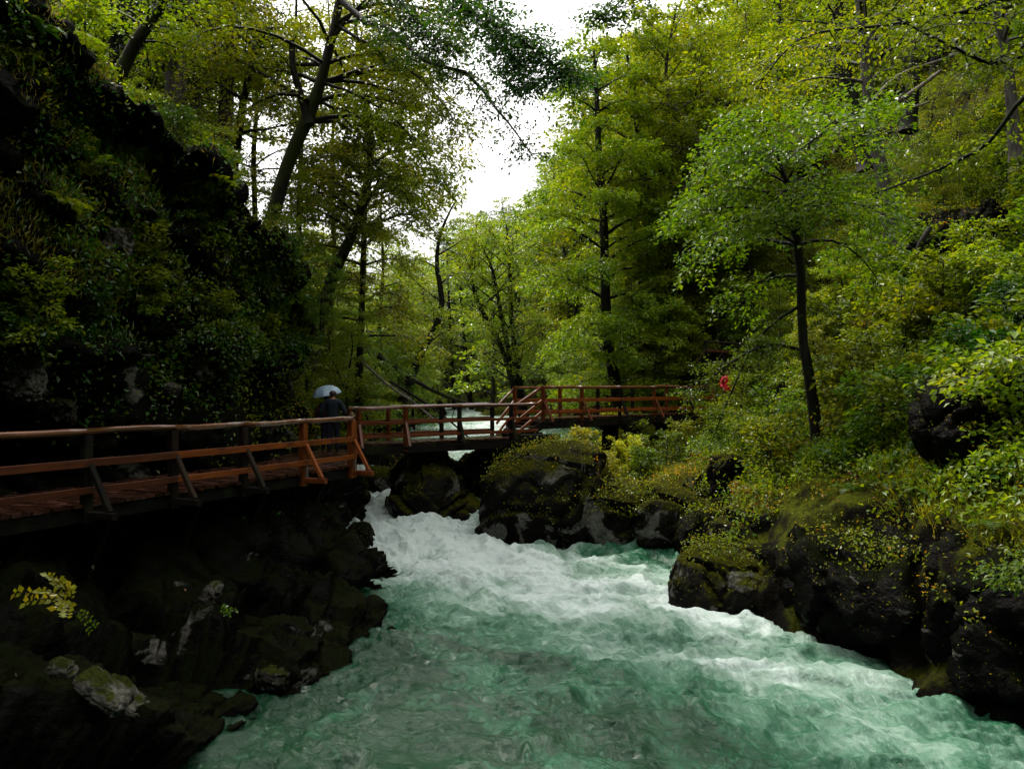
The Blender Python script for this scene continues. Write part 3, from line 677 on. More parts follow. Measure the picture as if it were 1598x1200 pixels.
def pole(name, pts, r, mat, parent, seed=0, wob=.018, k=9):
    rng = np.random.default_rng(seed); pts = np.asarray(pts, float)
    L_, Rm = frame_of(pts[0], pts[-1]); Ri = np.array(Rm)
    n = max(4, int(L_ / .35)); q = spline(pts, n) if len(pts) > 2 else pts[0] + np.linspace(0, 1, n)[:, None] * (pts[-1] - pts[0])
    q = (q - pts[0]) @ Ri; q[1:-1, 1:] += rng.normal(0, wob, (n - 2, 2))
    q[1:-1, 1:] = (q[1:-1, 1:] + .5 * (q[:-2, 1:] + q[2:, 1:])) / 2
    wd = Wood(); wd.tube(q, r * (1 + rng.uniform(-.12, .12, n)), k, .05, rng)
    o = link(name, wd.mesh(name), mat, parent)
    o.matrix_local = Matrix.Translation(Vector(pts[0]) - parent.location) @ Rm.to_4x4()
    return o

def lerp(a, b, t): return np.asarray(a, float) * (1 - t) + np.asarray(b, float) * t

def plank_deck(parent, right, left, mat, seed, step=.15, th=.05):
    right = np.asarray(right, float); left = np.asarray(left, float); rng = random.Random(seed)
    for s in range(len(right) - 1):
        n = int((np.linalg.norm(right[s + 1] - right[s]) + np.linalg.norm(left[s + 1] - left[s])) / 2 / step)
        for i in range(n):
            a, b = (i + .04) / n, (i + .93) / n
            q = [lerp(right[s], right[s + 1], a), lerp(right[s], right[s + 1], b), lerp(left[s], left[s + 1], b), lerp(left[s], left[s + 1], a)]
            o = (q[0] + q[3]) / 2
            dz = rng.uniform(-.006, .006); ex = rng.uniform(-.03, .05)
            dr = (q[0] - q[3]); dr /= np.linalg.norm(dr)
            q[0] = q[0] + dr * ex; q[1] = q[1] + dr * ex
            T = [p + (0, 0, dz) for p in q]; Bt = [p + (0, 0, dz - th) for p in q]
            x = Vector(dr); y = Vector((0, 0, 1)).cross(x).normalized(); Rm = Matrix((x, y, Vector((0, 0, 1)))).transposed(); Ri = np.array(Rm)
            V = (np.array(T + Bt) - o) @ Ri
            me = bpy.data.meshes.new('plank'); me.from_pydata(V.tolist(), [], [(0, 1, 2, 3), (7, 6, 5, 4), (0, 4, 5, 1), (1, 5, 6, 2), (2, 6, 7, 3), (3, 7, 4, 0)]); me.update()
            ob = link('plank', me, mat, parent)
            ob.matrix_local = Matrix.Translation(Vector(o) - parent.location) @ Rm.to_4x4()

def railing(parent, posts, outward, topmat, boardmat, postmats, hgt=1.05, strut=True, seed=0, boards=((.60, .115), (.20, .10)), post_w=.12, top='pole', ext=(0, 0), brackets=()):
    """posts: deck-level points; outward: horizontal unit vector away from the deck"""
    posts = [np.asarray(p, float) for p in posts]; out = np.array([outward[0], outward[1], 0.0])
    for i, p in enumerate(posts):
        pm = postmats[i % len(postmats)]
        member('post', p + (0, 0, -.28), p + (0, 0, hgt - .045), post_w, post_w, pm, parent)
        if strut:
            member('brace', p + (0, 0, .58) + out * .07, p + (0, 0, -.10) + out * .46, .085, .075, pm, parent)
            member('outrigger', p - out * .5 + (0, 0, -.16), p + out * .56 + (0, 0, -.16), .10, .11, pm if i in brackets else W_DARK, parent)
        if i in brackets:
            member('bracket', p + (0, 0, -.14) + out * .075, p + (0, 0, .13) + out * .075, .085, .02, M_STEEL, parent)
    for i in range(len(posts) - 1):
        a, b = posts[i], posts[i + 1]; d = (b - a) / np.linalg.norm(b - a)
        e0 = ext[0] if i == 0 else 0; e1 = ext[1] if i == len(posts) - 2 else 0
        if top == 'pole':
            pole('top_rail', [a + (0, 0, hgt) - d * (e0 + .02), lerp(a, b, .5) + (0, 0, hgt + .008), b + (0, 0, hgt) + d * (e1 + .02)], .052, topmat, parent, seed + i)
        else:
            member('top_rail', a + (0, 0, hgt) - d * e0, b + (0, 0, hgt) + d * e1, .12, .06, topmat, parent)
        for z, hh in boards:
            member('side_board', a + (0, 0, z) + out * (post_w / 2 + .015) - d * e0, b + (0, 0, z) + out * (post_w / 2 + .015) + d * e1, .035, hh, boardmat[min(i, len(boardmat) - 1)] if isinstance(boardmat, list) else boardmat, parent)

DZ = 2.92
# 1. walkway along the cliff
RW = [(-7.45, 8.5, DZ), (-6.69, 10.4, DZ), (-3.63, 18.0, DZ), (-4.68, 23.3, DZ)]
LW = [(-9.1, 9.2, DZ), (-8.45, 11.1, DZ), (-5.95, 19.0, DZ), (-6.15, 23.9, DZ)]
wk = thing('cliff_walkway', 'long plank walkway with pole handrail pinned along the dark left cliff', 'walkway', (-5.5, 15, DZ))
plank_deck(wk, RW, LW, W_PLANK, 1)
def on_line(px, zoff=0):                      # where the image column px crosses the front edge of the walkway
    a, b = np.array(RW[1]), np.array(RW[2]); k = (px - 799) / F
    t = (a[0] - k * a[1]) / (k * (b[1] - a[1]) - (b[0] - a[0])); return a + (b - a) * t
dv = np.array([.373, .927, 0]); ov = (.927, -.373)
ps = [np.array(RW[0]), on_line(20) - dv * 1.0, on_line(135), on_line(270), on_line(380), on_line(473), np.array(RW[2])]
railing(wk, ps, ov, W_TOP, [W_BROWN, W_BROWN, W_BROWN, W_BOARD, W_BOARD, W_BOARD], [W_DARK, W_DARK, W_DARK, W_POSTG, W_POSTG, W_BOARD, W_BOARD], seed=10, brackets=(5, 6), post_w=.14)  # near boards get a darker wood, their weaker light painted in
jog = [np.array(RW[2]) + (0.0, .25, 0), lerp(RW[2], RW[3], .5), np.array(RW[3])]
railing(wk, jog, (.98, .19), W_TOP, W_BOARD, [W_RAIL], seed=30, strut=False)
for a, b in ((0, 1), (1, 2), (2, 3)):
    for o_ in (.08, .8, 1.5):
        f = o_ / 1.7
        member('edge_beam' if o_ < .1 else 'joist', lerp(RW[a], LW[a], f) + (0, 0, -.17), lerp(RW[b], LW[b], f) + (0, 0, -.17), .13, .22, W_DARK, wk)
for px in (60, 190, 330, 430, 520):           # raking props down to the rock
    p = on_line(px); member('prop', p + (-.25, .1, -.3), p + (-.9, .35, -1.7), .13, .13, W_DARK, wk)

# 2. level bridge over the rapids
Z2a, Z2b = 3.05, 3.16
A2, B2 = np.array([-4.57, 23.5, Z2a]), np.array([.10, 25.5, Z2b]); d2 = (B2 - A2) / np.linalg.norm((B2 - A2)); n2 = np.array([-d2[1], d2[0], 0]) ; n2 /= np.linalg.norm(n2)
mb = thing('level_footbridge', 'level middle footbridge with orange rails over the rapids', 'footbridge', (-2.2, 24.5, 3.1))
plank_deck(mb, [A2, B2], [A2 + n2 * 1.35, B2 + n2 * 1.35], W_PLANK, 2)
def col_on(px, a, b):
    k = (px - 799) / F; t = (a[0] - k * a[1]) / (k * (b[1] - a[1]) - (b[0] - a[0])); return a + (b - a) * t
railing(mb, [A2 + d2 * .06] + [col_on(x, A2, B2) for x in (633, 717, 798)], -n2[:2], W_TOP, W_RAIL, [W_RAIL, W_RAIL, W_DARK, W_DARK], seed=40, boards=((.60, .09), (.20, .09)), ext=(0, .9))
C2, D2 = A2 + n2 * 1.35, B2 + n2 * 1.35
railing(mb, [col_on(x, C2, D2) for x in (545, 606, 689, 768)], n2[:2], W_TOP, W_RAIL, [W_RAIL, W_RAIL, W_DARK, W_DARK], seed=50, strut=False, boards=((.60, .09), (.20, .09)))
for f in (.06, .94):
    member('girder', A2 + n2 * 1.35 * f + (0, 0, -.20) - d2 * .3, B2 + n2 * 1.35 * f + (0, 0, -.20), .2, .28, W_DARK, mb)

# 3. sloping bridge to the right bank
A3, B3 = np.array([1.0, 26.6, 3.72]), np.array([8.3, 33.2, 3.80]); d3 = (B3 - A3) / np.linalg.norm(B3 - A3); n3 = np.array([-d3[1], d3[0], 0]); n3 /= np.linalg.norm(n3)
rb = thing('upper_footbridge', 'higher footbridge leading to the right bank behind the leaves', 'footbridge', (4.6, 30, 3.75))
plank_deck(rb, [A3, B3], [A3 + n3 * 1.35, B3 + n3 * 1.35], W_PLANK, 3)
railing(rb, [A3 + d3 * .05] + [col_on(x, A3, B3) for x in (908, 967, 1021, 1072, 1112)], -n3[:2], W_TOP, W_BOARD, [W_RAIL, W_RAIL, W_DARK, W_RAIL, W_DARK], seed=60)
C3, D3 = A3 + n3 * 1.35, B3 + n3 * 1.35
railing(rb, [C3] + [col_on(x, C3, D3) for x in (874, 933, 987, 1040, 1085)], n3[:2], W_TOP, W_BOARD, [W_RAIL, W_RAIL, W_DARK, W_DARK], seed=70, strut=False)
for f in (.06, .94):
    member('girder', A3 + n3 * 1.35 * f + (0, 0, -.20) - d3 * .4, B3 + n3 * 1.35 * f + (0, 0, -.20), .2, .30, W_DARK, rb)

# 4. short stair ramp between the two bridges
rp_ = thing('bridge_stairs', 'short flight of wooden steps joining the level and the higher footbridge', 'steps', (.5, 26, 3.3))
s0, s1 = B2 + (0, 0, 0), A3
for i in range(4):
    f0, f1 = i / 4, (i + 1) / 4; z = Z2b + (3.72 - Z2b) * (i + 1) / 5
    a, b = lerp(s0, s1, f0), lerp(s0, s1, f1); a[2] = b[2] = z
    plank_deck(rp_, [a, b], [a + n2 * 1.35 * (1 - f0) + n3 * 1.35 * f0, b + n2 * 1.35 * (1 - f1) + n3 * 1.35 * f1], W_PLANK, 80 + i, step=.16)
for side in (0, 1):
    a0 = B2 + (n2 * 1.35 if side else 0) - d2 * .1; a1 = A3 + (n3 * 1.35 if side else 0)
    for z in (1.05, .60, .22):
        (pole('hand_rail', [a0 + (0, 0, z - .1), lerp(a0, a1, .5) + (0, 0, z - .06), a1 + (0, 0, z)], .048, W_RAIL, rp_, 90 + side) if z > 1 else
         member('slanting_board', a0 + (0, 0, z - .2), a1 + (0, 0, z), .035, .10, W_BOARD, rp_))
    member('stringer', a0 + (0, 0, -.22), a1 + (0, 0, -.2), .12, .26, W_DARK, rp_)

def pier(label, x, y, ztop, zbot, wx, wy, dirv, n=3):
    t = thing('bridge_pier', label, 'pier', (x, y, zbot), group='timber piers under the footbridges')
    d = np.array([dirv[0], dirv[1], 0]); nn = np.array([-dirv[1], dirv[0], 0])
    for i in range(n):
        for j in (-.5, .5):
            c = np.array([x, y, 0]) + d * (i / (n - 1) - .5) * wx + nn * j * wy
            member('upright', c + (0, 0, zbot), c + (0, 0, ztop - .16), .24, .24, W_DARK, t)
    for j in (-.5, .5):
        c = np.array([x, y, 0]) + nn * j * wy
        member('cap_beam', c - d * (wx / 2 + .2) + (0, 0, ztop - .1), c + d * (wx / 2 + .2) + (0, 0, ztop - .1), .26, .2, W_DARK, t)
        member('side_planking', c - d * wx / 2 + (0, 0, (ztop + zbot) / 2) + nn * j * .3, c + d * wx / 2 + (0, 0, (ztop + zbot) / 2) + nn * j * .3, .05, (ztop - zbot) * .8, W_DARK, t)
pier('dark timber pier on the pointed boulder where the two footbridges meet', .60, 25.7, 3.28, 1.4, .95, 1.3, d2[:2])
pier('dark timber pier beside the yellow bushes, under the higher footbridge', 4.15, 30.3, 3.42, 1.4, .55, 1.1, d3[:2], 2)
pier('dark timber pier at the right bank end, partly behind leaves', 6.6, 32.2, 3.46, 1.8, .7, 1.1, d3[:2], 2)

# 5. hillside stairs and upper path rails
st = thing('hillside_stairs', 'dark wooden stairs with pole handrails climbing right behind the foreground tree', 'stairs', (9.8, 30, 3.9))
q0, q1 = P(1190, 640, 29.5), P(1246, 585, 31.5)
for i in range(9):
    p = lerp(q0, q1, i / 8); member('tread', p + (-.05, .1, 0), p + (1.0, -.45, 0), .26, .05, W_POSTG, st)
for off in ((0, 0, 0), (1.0, -.5, -.1)):
    a, b = q0 + off, q1 + off
    pole('hand_rail', [a + (0, 0, 1.0), b + (0, 0, 1.0)], .04, W_POSTG, st, 5)
    pole('lower_rail', [a + (0, 0, .5), b + (0, 0, .5)], .03, W_RAIL, st, 6)
    member('stringer', a + (0, 0, -.12), b + (0, 0, -.12), .08, .26, W_DARK, st)
    for f in (0, .5, 1): member('post', lerp(a, b, f) + (0, 0, -.6), lerp(a, b, f) + (0, 0, 1.0), .11, .11, W_DARK, st)
def path_rail(label, pxs, pys, d, h=.95):
    ps = [P(x, y, d) for x, y in zip(pxs, pys)]
    t = thing('path_railing', label, 'railing', tuple(ps[0] - (0, 0, h)), group='railings of the upper path')
    for i, p in enumerate(ps):
        member('post', p + (0, 0, -h - .5), p, .11, .11, W_DARK, t)
        member('brace', p + (0, 0, -.3), p + (-.45, -.2, -h), .07, .07, W_POSTG, t)
    for a, b in zip(ps[:-1], ps[1:]):
        pole('top_rail', [a - (.1, 0, 0), b + (.1, 0, 0)], .05, W_POSTG, t, 7)
        member('side_board', a - (0, .06, .38), b - (0, .06, .38), .03, .1, W_BROWN, t)
path_rail('grey railing of the upper path, left of the two, above the bridge end', [1010, 1044, 1082], [522, 519, 515], 37)
path_rail('lower brown railing of the upper path, right of the two', [1102, 1130, 1155], [533, 535, 537], 34)

# ------------------------------------------------------------------ people
def skin_body(name, joints, edges, radii, root=0):
    me = bpy.data.meshes.new(name); me.from_pydata([tuple(j) for j in joints], edges, [])
    o = bpy.data.objects.new(name, me); COL.objects.link(o)
    md = o.modifiers.new('s', 'SKIN'); md.use_smooth_shade = True
    for i, r in enumerate(radii):
        sv = me.skin_vertices[0].data[i]; sv.radius = r if isinstance(r, tuple) else (r, r)
        sv.use_root = (i == root)
    o.modifiers.new('u', 'SUBSURF').levels = 2; o.modifiers['u'].render_levels = 2
    dg = bpy.context.evaluated_depsgraph_get(); ev = o.evaluated_get(dg)
    m2 = bpy.data.meshes.new_from_object(ev); bpy.data.objects.remove(o)
    return m2

def person(label, loc, rz, H, jacket, trousers, lhand, rhand, lean=.0, knit=True):
    """front is local +Y; lhand/rhand are local hand targets (for H=1.75)"""
    s = H / 1.75
    J = [(0, 0, .93), (0, .0, 1.08), (0, .0, 1.27), (0, -.01 + lean * .3, 1.42), (0, .005 + lean, 1.50), (0, .02 + lean, 1.57), (0, .03 + lean, 1.66), (0, .03 + lean, 1.72)]
    Rr = [(.165, .125), (.155, .115), (.185, .125), (.14, .09), .055, .075, .092, .06]
    E = [(0, 1), (1, 2), (2, 3), (3, 4), (4, 5), (5, 6), (6, 7)]
    for sx, hd in ((-1, lhand), (1, rhand)):
        i = len(J); sh = np.array([sx * .19, lean * .3, 1.39]); hd = np.array(hd, float)
        mid = (sh + hd) / 2 + np.array([sx * .07, -.08, -.03])
        fa = lerp(mid, hd, .55)
        J += [tuple(sh), tuple(mid), tuple(fa), tuple(hd)]; Rr += [.072, .052, .043, .030]
        E += [(3, i), (i, i + 1), (i + 1, i + 2), (i + 2, i + 3)]
        i = len(J); J += [(sx * .10, 0, .84), (sx * .11, .02, .49), (sx * .11, -.01, .30), (sx * .11, -.02, .07), (sx * .12, .11, .035)]
        Rr += [.098, .066, .060, .042, .036]; E += [(0, i), (i, i + 1), (i + 1, i + 2), (i + 2, i + 3), (i + 3, i + 4)]
    me = skin_body('person', [np.array(j) * s for j in J], E, [tuple(np.array(r) * s) if isinstance(r, tuple) else r * s for r in Rr])
    n = len(me.vertices); V = np.zeros(n * 3, np.float32); me.vertices.foreach_get('co', V); V = V.reshape(-1, 3).astype(float)
    polys = [tuple(p.vertices) for p in me.polygons]
    Nn = np.zeros(n * 3, np.float32); me.vertices.foreach_get('normal', Nn); Nn = Nn.reshape(-1, 3)
    extraV, extraF = [], []
    def add_tube(pts, rad, k=6):
        w_ = Wood(); w_.tube(pts, rad, k); off = n + sum(len(v) for v in extraV)
        extraV.append(np.concatenate(w_.V)); 
        for f in w_.Fs: extraF.extend([tuple(int(q) + off for q in r) for r in f])
    # fingers rooted in the palm, curled; thumb from the side
    for sx, hd in ((-1, lhand), (1, rhand)):
        hd = np.array(hd) * s
        sh = np.array([sx * .19, lean * .3, 1.39]) * s; mid = (sh + hd) / 2 + np.array([sx * .07, -.08, -.03]) * s
        d = hd - mid; d /= np.linalg.norm(d); side = np.cross(d, [sx * 1.0, 0, .2]); side /= np.linalg.norm(side); curl = np.cross(side, d)
        add_tube([hd - d * .01, hd + d * .075 * s], [.034 * s, .03 * s], 8)
        for q, ln in zip((-.027, -.009, .009, .027), (.062, .075, .078, .068)):
            b = hd + d * .065 * s + side * q * s
            add_tube([b, b + d * ln * .45 * s + curl * .006, b + d * ln * .75 * s + curl * .028 * s, b + d * ln * .75 * s + curl * .05 * s], [.0095 * s, .009 * s, .008 * s, .007 * s])
        b = hd + d * .02 * s - side * .03 * s
        add_tube([b, b - side * .025 * s + d * .03 * s, b - side * .02 * s + d * .06 * s + curl * .02 * s], [.012 * s, .011 * s, .009 * s])
    hc = np.array([0, .03 + lean, 1.64]) * s
    for sx in (-1, 1):                                                   # ears
        add_tube([hc + np.array([sx * .078, -.005, -.025]) * s, hc + np.array([sx * .092, -.012, 0]) * s, hc + np.array([sx * .085, -.008, .028]) * s], [.012 * s, .016 * s, .010 * s])
        add_tube([hc + np.array([sx * .03, .082, .01]) * s, hc + np.array([sx * .03, .09, .01]) * s], [.012 * s, .010 * s])
    add_tube([hc + np.array([0, .082, .015]) * s, hc + np.array([0, .112, -.022]) * s, hc + np.array([0, .09, -.03]) * s], [.009 * s, .015 * s, .012 * s])
    add_tube([hc + np.array([-.024, .083, -.055]) * s, hc + np.array([0, .09, -.057]) * s, hc + np.array([.024, .083, -.055]) * s], [.006 * s, .008 * s, .006 * s])
    AV = np.concatenate([V] + extraV)
    body = bpy.data.meshes.new('person'); body.from_pydata(AV.tolist(), [], polys + extraF); body.update()
    for p in body.polygons: p.use_smooth = True
    o = link('person', body, M_SKIN, loc=loc); o.rotation_euler = (0, 0, rz); tag(o, label, 'person')
    cen = np.array([V[list(p)].mean(0) for p in polys]) / s
    hand_d = np.minimum(np.linalg.norm(cen - np.array(lhand), axis=1), np.linalg.norm(cen - np.array(rhand), axis=1))
    arm = np.abs(cen[:, 0]) > .2
    def cloth(name, sel, off, mat):
        idx = [polys[i] for i in np.where(sel)[0]]; used = sorted({v for p in idx for v in p}); mp = {v: i for i, v in enumerate(used)}
        VV = V[used] + Nn[used] * off
        c = bpy.data.meshes.new(name); c.from_pydata(VV.tolist(), [], [tuple(mp[v] for v in p) for p in idx]); c.update()
        for p in c.polygons: p.use_smooth = True
        co = link(name, c, mat, o); so_ = co.modifiers.new('t', 'SOLIDIFY'); so_.thickness = .008; return co
    headz = cen[:, 2] > 1.475
    jk = (~headz) & (hand_d > .05) & ((cen[:, 2] > .82) | arm)
    cloth('jacket', jk, .022 * s, jacket)
    cloth('trousers', (~jk) & (~headz) & (hand_d > .12) & (cen[:, 2] > .09) & (cen[:, 2] < .95), .012 * s, trousers)
    cloth('shoes', cen[:, 2] < .115, .012 * s, M_SHOE)
    hsel = headz & (cen[:, 2] > 1.53) & (cen[:, 1] < .075 + lean) & (cen[:, 2] > 1.60 - .35 * (.05 + lean - cen[:, 1]))
    if knit: hsel &= ~((cen[:, 2] > 1.735) & (np.abs(cen[:, 0]) < .05))
    cloth('hair', hsel, .010 * s, M_HAIR)
    return o
man = person('person in dark navy jacket and blue trousers, seen from behind on the walkway', (-4.95, 22.0, DZ), R(8), 1.74, M_NAVY, M_JEAN, (-.32, .10, .93), (.34, .14, .92), lean=.02)
wom = person('person in dark red jacket holding the umbrella in front of the man', (-5.30, 22.8, DZ), R(20), 1.62, M_REDJ, M_JEAN, (-.30, .10, .95), (.10, .30, 1.22), knit=False)
redp = person('person in bright red raincoat at the right end of the bridge, half hidden by leaves', (9.05, 33.6, 3.85), R(200), 1.72, M_RED, M_JEAN, (-.30, .12, .95), (.30, .16, .97), knit=False)

def umbrella(loc, tiltx, tilty):
    t = thing('umbrella', 'open pale blue umbrella held up in front of the man on the walkway', 'umbrella', loc)
    t.rotation_euler = (tiltx, tilty, 0)
    n, m, rad = 8, 8, .43; V = []; Fq = []
    for i in range(m + 1):
        a = i / m
        for j in range(n * 4):
            th = j / (n * 4) * 2 * math.pi; sc = 1 - .06 * a * (1 - abs(((j % 4) - 2) / 2.0))
            V.append((rad * math.sin(a * 1.25) / math.sin(1.25) * sc * math.cos(th), rad * math.sin(a * 1.25) / math.sin(1.25) * sc * math.sin(th), .90 - .27 * (a ** 2.0) - .008 * (1 - abs(((j % 4) - 2) / 2.0)) * a))
    k = n * 4
    for i in range(m):
        for j in range(k): Fq.append((i * k + j, i * k + (j + 1) % k, (i + 1) * k + (j + 1) % k, (i + 1) * k + j))
    me = bpy.data.meshes.new('canopy'); me.from_pydata(V, [], Fq); me.update()
    c = link('canopy', me, M_UMB, t); c.modifiers.new('t', 'SOLIDIFY').thickness = .003
    w_ = Wood(); w_.tube([(0, 0, 0), (0, 0, .92)], [.006, .005], 8); link('shaft', w_.mesh('shaft'), M_STEEL, t)
    w_ = Wood(); w_.tube([(0, 0, -.08), (0, 0, .06)], [.014, .012], 8); link('handle', w_.mesh('handle'), M_SHOE, t)
    for j in range(n):
        th = j / n * 2 * math.pi; w_ = Wood()
        w_.tube([(rad * math.sin(a * 1.25) / math.sin(1.25) * math.cos(th), rad * math.sin(a * 1.25) / math.sin(1.25) * math.sin(th), .89 - .27 * a * a) for a in (.05, .4, .7, 1)], .004, 4)
        link('rib', w_.mesh('rib'), M_STEEL, t)
umbrella((-5.22, 23.0, DZ + .98), R(6), R(-10))

# ------------------------------------------------------------------ tree growing
def grow(path, rads, rng, f0=.35, limbs=22, L0=3.0, up=.35, droop=.25, spread=None, leaf=.12, dens=26, subs=6, k=8, flat=.10, profile='round', bark_bump=.06, bias=0, width=.62, leafs=True, topf=1.0):
    """returns wood mesh data and a list of leaf vertex arrays, local to path[0]"""
    path = np.asarray(path, float); o = path[0].copy(); n = max(8, int(np.linalg.norm(np.diff(path, axis=0), axis=1).sum() / .7))
    tp = spline(path - o, n); tr = np.interp(np.linspace(0, 1, n), np.linspace(0, 1, len(rads)), rads)
    tr = tr * (1 + .35 * np.exp(-np.linspace(0, 1, n) * n * .7))          # root flare
    W = Wood(); W.tube(tp, tr, k, bark_bump, rng); leaves = []; az = rng.uniform(0, 6.28)
    B = []
    for i in range(limbs):
        f = f0 + (topf - f0) * ((i + rng.uniform(0, .8)) / limbs); f = min(f, .99)
        g = (f - f0) / (1 - f0 + 1e-6)
        az += 2.4 + rng.uniform(-.4, .4)
        if profile == 'round': Lb = L0 * (.45 + .75 * math.sin(math.pi * min(1, .22 + g * .75)))
        elif profile == 'cone': Lb = L0 * (1.02 - g) + .25
        else: Lb = L0 * (.5 + .5 * rng.random())
        Lb *= rng.uniform(.75, 1.2)
        a = az
        if spread is not None and rng.random() < spread[1]: a = spread[0] + rng.normal(0, .6)
        s_ = tp[min(n - 1, int(f * (n - 1)))]; r0 = tr[min(n - 1, int(f * (n - 1)))] * .5
        upn = up * (1 + .8 * g) + rng.uniform(-.12, .12)
        d = np.array([math.cos(a), math.sin(a), upn]); d /= np.linalg.norm(d)
        m = 6; q = [s_]
        for j in range(m):
            d = d + rng.normal(0, .11, 3) + np.array([0, 0, -droop * (j / m)]) ; d /= np.linalg.norm(d); q.append(q[-1] + d * Lb / m)
        q = np.array(q); r0 = min(r0, .012 + .016 * Lb); W.tube(q, np.linspace(r0, .007, m + 1), 4)
        B.append((q, Lb))
        if profile != 'cone':
            for b in range(subs):
                t = .22 + .76 * (b + rng.random()) / subs; x = t * m; i0 = min(int(x), m - 1); s2 = q[i0] + (q[i0 + 1] - q[i0]) * (x - i0)
                dd = q[min(i0 + 1, m)] - q[i0]; dd /= np.linalg.norm(dd); sd_ = np.cross(dd, [0, 0, 1]); sd_ /= np.linalg.norm(sd_) + 1e-6
                d2 = dd * .65 + sd_ * (1 if b % 2 else -1) * .8 + rng.normal(0, .18, 3); d2 /= np.linalg.norm(d2)
                Ls = Lb * .46 * (1.15 - t * .6); e = s2 + d2 * Ls + np.array([0, 0, -.10 * Ls]); mid = (s2 + e) / 2 + np.array([0, 0, .05 * Ls])
                W.tube([s2, mid, e], [.012, .008, .004], 3); B.append((np.array([s2, mid, e]), Ls))
    if leafs:
        for q, Lq in B:
            if profile == 'cone':
                nl = int(dens * Lq * 1.6)
            else: nl = int(dens * Lq)
            if nl < 1: continue
            t = rng.uniform(.12, 1.03, nl) ** .8; x = np.clip(t, 0, .999) * (len(q) - 1); i0 = x.astype(int); C = q[i0] + (q[np.minimum(i0 + 1, len(q) - 1)] - q[i0]) * (x - i0)[:, None]
            ax = q[-1] - q[0]; ax /= np.linalg.norm(ax); sd_ = np.cross(ax, [0, 0, 1]); sd_ /= np.linalg.norm(sd_) + 1e-6
            wv = .30 * Lq * (1.1 - t) + .10
            if profile == 'cone': wv = .22 * Lq * (1.1 - t) + .05
            lat = rng.uniform(-1, 1, nl)
            C = C + sd_ * (lat * wv)[:, None] + np.stack([0 * t, 0 * t, rng.normal(0, flat, nl) - .14 * np.abs(lat) * wv], 1)
            D = ax[None] * .7 + sd_ * np.sign(lat)[:, None] * .7 + rng.normal(0, .45, (nl, 3)) + np.array([0, 0, -.25])
            if profile == 'cone': D = D + np.array([0, 0, -.5])
            N = np.array([0, 0, 1.0]) + rng.normal(0, .42, (nl, 3))
            leaves.append(leaf_quads(C, D, N, leaf * rng.uniform(.45, 1.5, nl), width))
    return o, W, leaves

def tree_thing(name, label, cat, group, path, rads, leafmat_, bark, seed, crown_name='crown', ext=2.2, **kw):
    rng = np.random.default_rng(seed); path = [np.asarray(p, float) for p in path]
    v0 = path[0] - path[1]; v0 = v0 / np.linalg.norm(v0); v0[2] = min(v0[2], -.8); 
    if ext: path = [path[0] + v0 * ext] + path; rads = [rads[0] * 1.15] + list(rads)
    o, W, lv = grow(path, rads, rng, **kw)
    t = thing(name, label, cat, tuple(o), group)
    link('trunk', W.mesh('trunk'), BARK[bark], t)
    if lv: link(crown_name, leaf_mesh(crown_name, lv), LEAF[leafmat_], t)
    return t

def pxpath(pts, d, drift=0):
    return [P(x, y, d + drift * i) for i, (x, y) in enumerate(pts)]

# ---- trees of the photo that can be told apart
tree_thing('maple_tree', 'small dark trunked maple standing alone on the right bank, crown over the bridge end', 'tree', None,
    [P(1279, 700, 20) - (0, 0, .5), P(1268, 620, 20), P(1252, 520, 20), P(1250, 430, 20), P(1240, 350, 20), P(1232, 300, 20), P(1215, 250, 20.2), P(1195, 200, 20.5)],
    [.15, .13, .115, .105, .10, .08, .05, .02], 'green', 'dark', 101, f0=.56, limbs=28, L0=3.1, up=.3, droop=.50, leaf=.115, dens=44, subs=8, flat=.12, spread=(R(185), .25))
# its low drooping limbs that hang before the bridge
def low_limb(parent_label, pts, d, leafn, mat, seed, leaf=.08, rad=.05, spread_w=.6, name='drooping_branch', cat='branch', bark='dark', label=None, hang=.25):
    rng = np.random.default_rng(seed); q = np.array([P(x, y, dd) for (x, y), dd in zip(pts, d if isinstance(d, (list, tuple)) else [d] * len(pts))])
    o = q[0].copy(); q = spline(q - o, 14); W = Wood(); W.tube(q, np.linspace(rad, .008, 14), 6, .08, rng); lv = []; Ltot = np.linalg.norm(np.diff(q, axis=0), axis=1).sum()
    for i in range(leafn):
        t = rng.uniform(.18, 1); x = t * 12.99; i0 = int(x); s_ = q[i0] + (q[i0 + 1] - q[i0]) * (x - i0)
        ang = rng.uniform(0, 6.28); dd = np.array([math.cos(ang), math.sin(ang) * .8, rng.uniform(-.9, .25) * hang * 3]); Ls = spread_w * rng.uniform(.4, 1.2)
        e = s_ + dd * Ls; W.tube([s_, (s_ + e) / 2 + (0, 0, .04), e], [.009, .006, .003], 3)
        nl = int(26 * Ls / spread_w) + 6; tt = rng.uniform(.1, 1.05, nl)[:, None]
        C = s_ + (e - s_) * tt + rng.normal(0, .10, (nl, 3)) * [1, 1, .55]
        D = rng.normal(0, .6, (nl, 3)) + dd + np.array([0, 0, -.3]); N = np.array([0, 0, 1.0]) + rng.normal(0, .4, (nl, 3))
        lv.append(leaf_quads(C, D, N, leaf * rng.uniform(.6, 1.2, nl)))
    t = thing(name, label or parent_label, cat, tuple(o)); link('stem', W.mesh('stem'), BARK[bark], t); link('foliage', leaf_mesh('foliage', lv), LEAF[mat], t); return t
low_limb('', [(1246, 545), (1200, 538), (1150, 560), (1110, 590), (1080, 625)], [20, 19.8, 19.6, 19.5, 19.4], 52, 'green', 201, label='low limb of the lone maple drooping over the bridge end', spread_w=.65)
low_limb('', [(1244, 480), (1200, 510), (1165, 560), (1130, 640), (1110, 690)], [20, 20, 20.2, 20.3, 20.4], 70, 'green', 202, label='second drooping maple limb, hanging in front of the red raincoat', spread_w=.55)

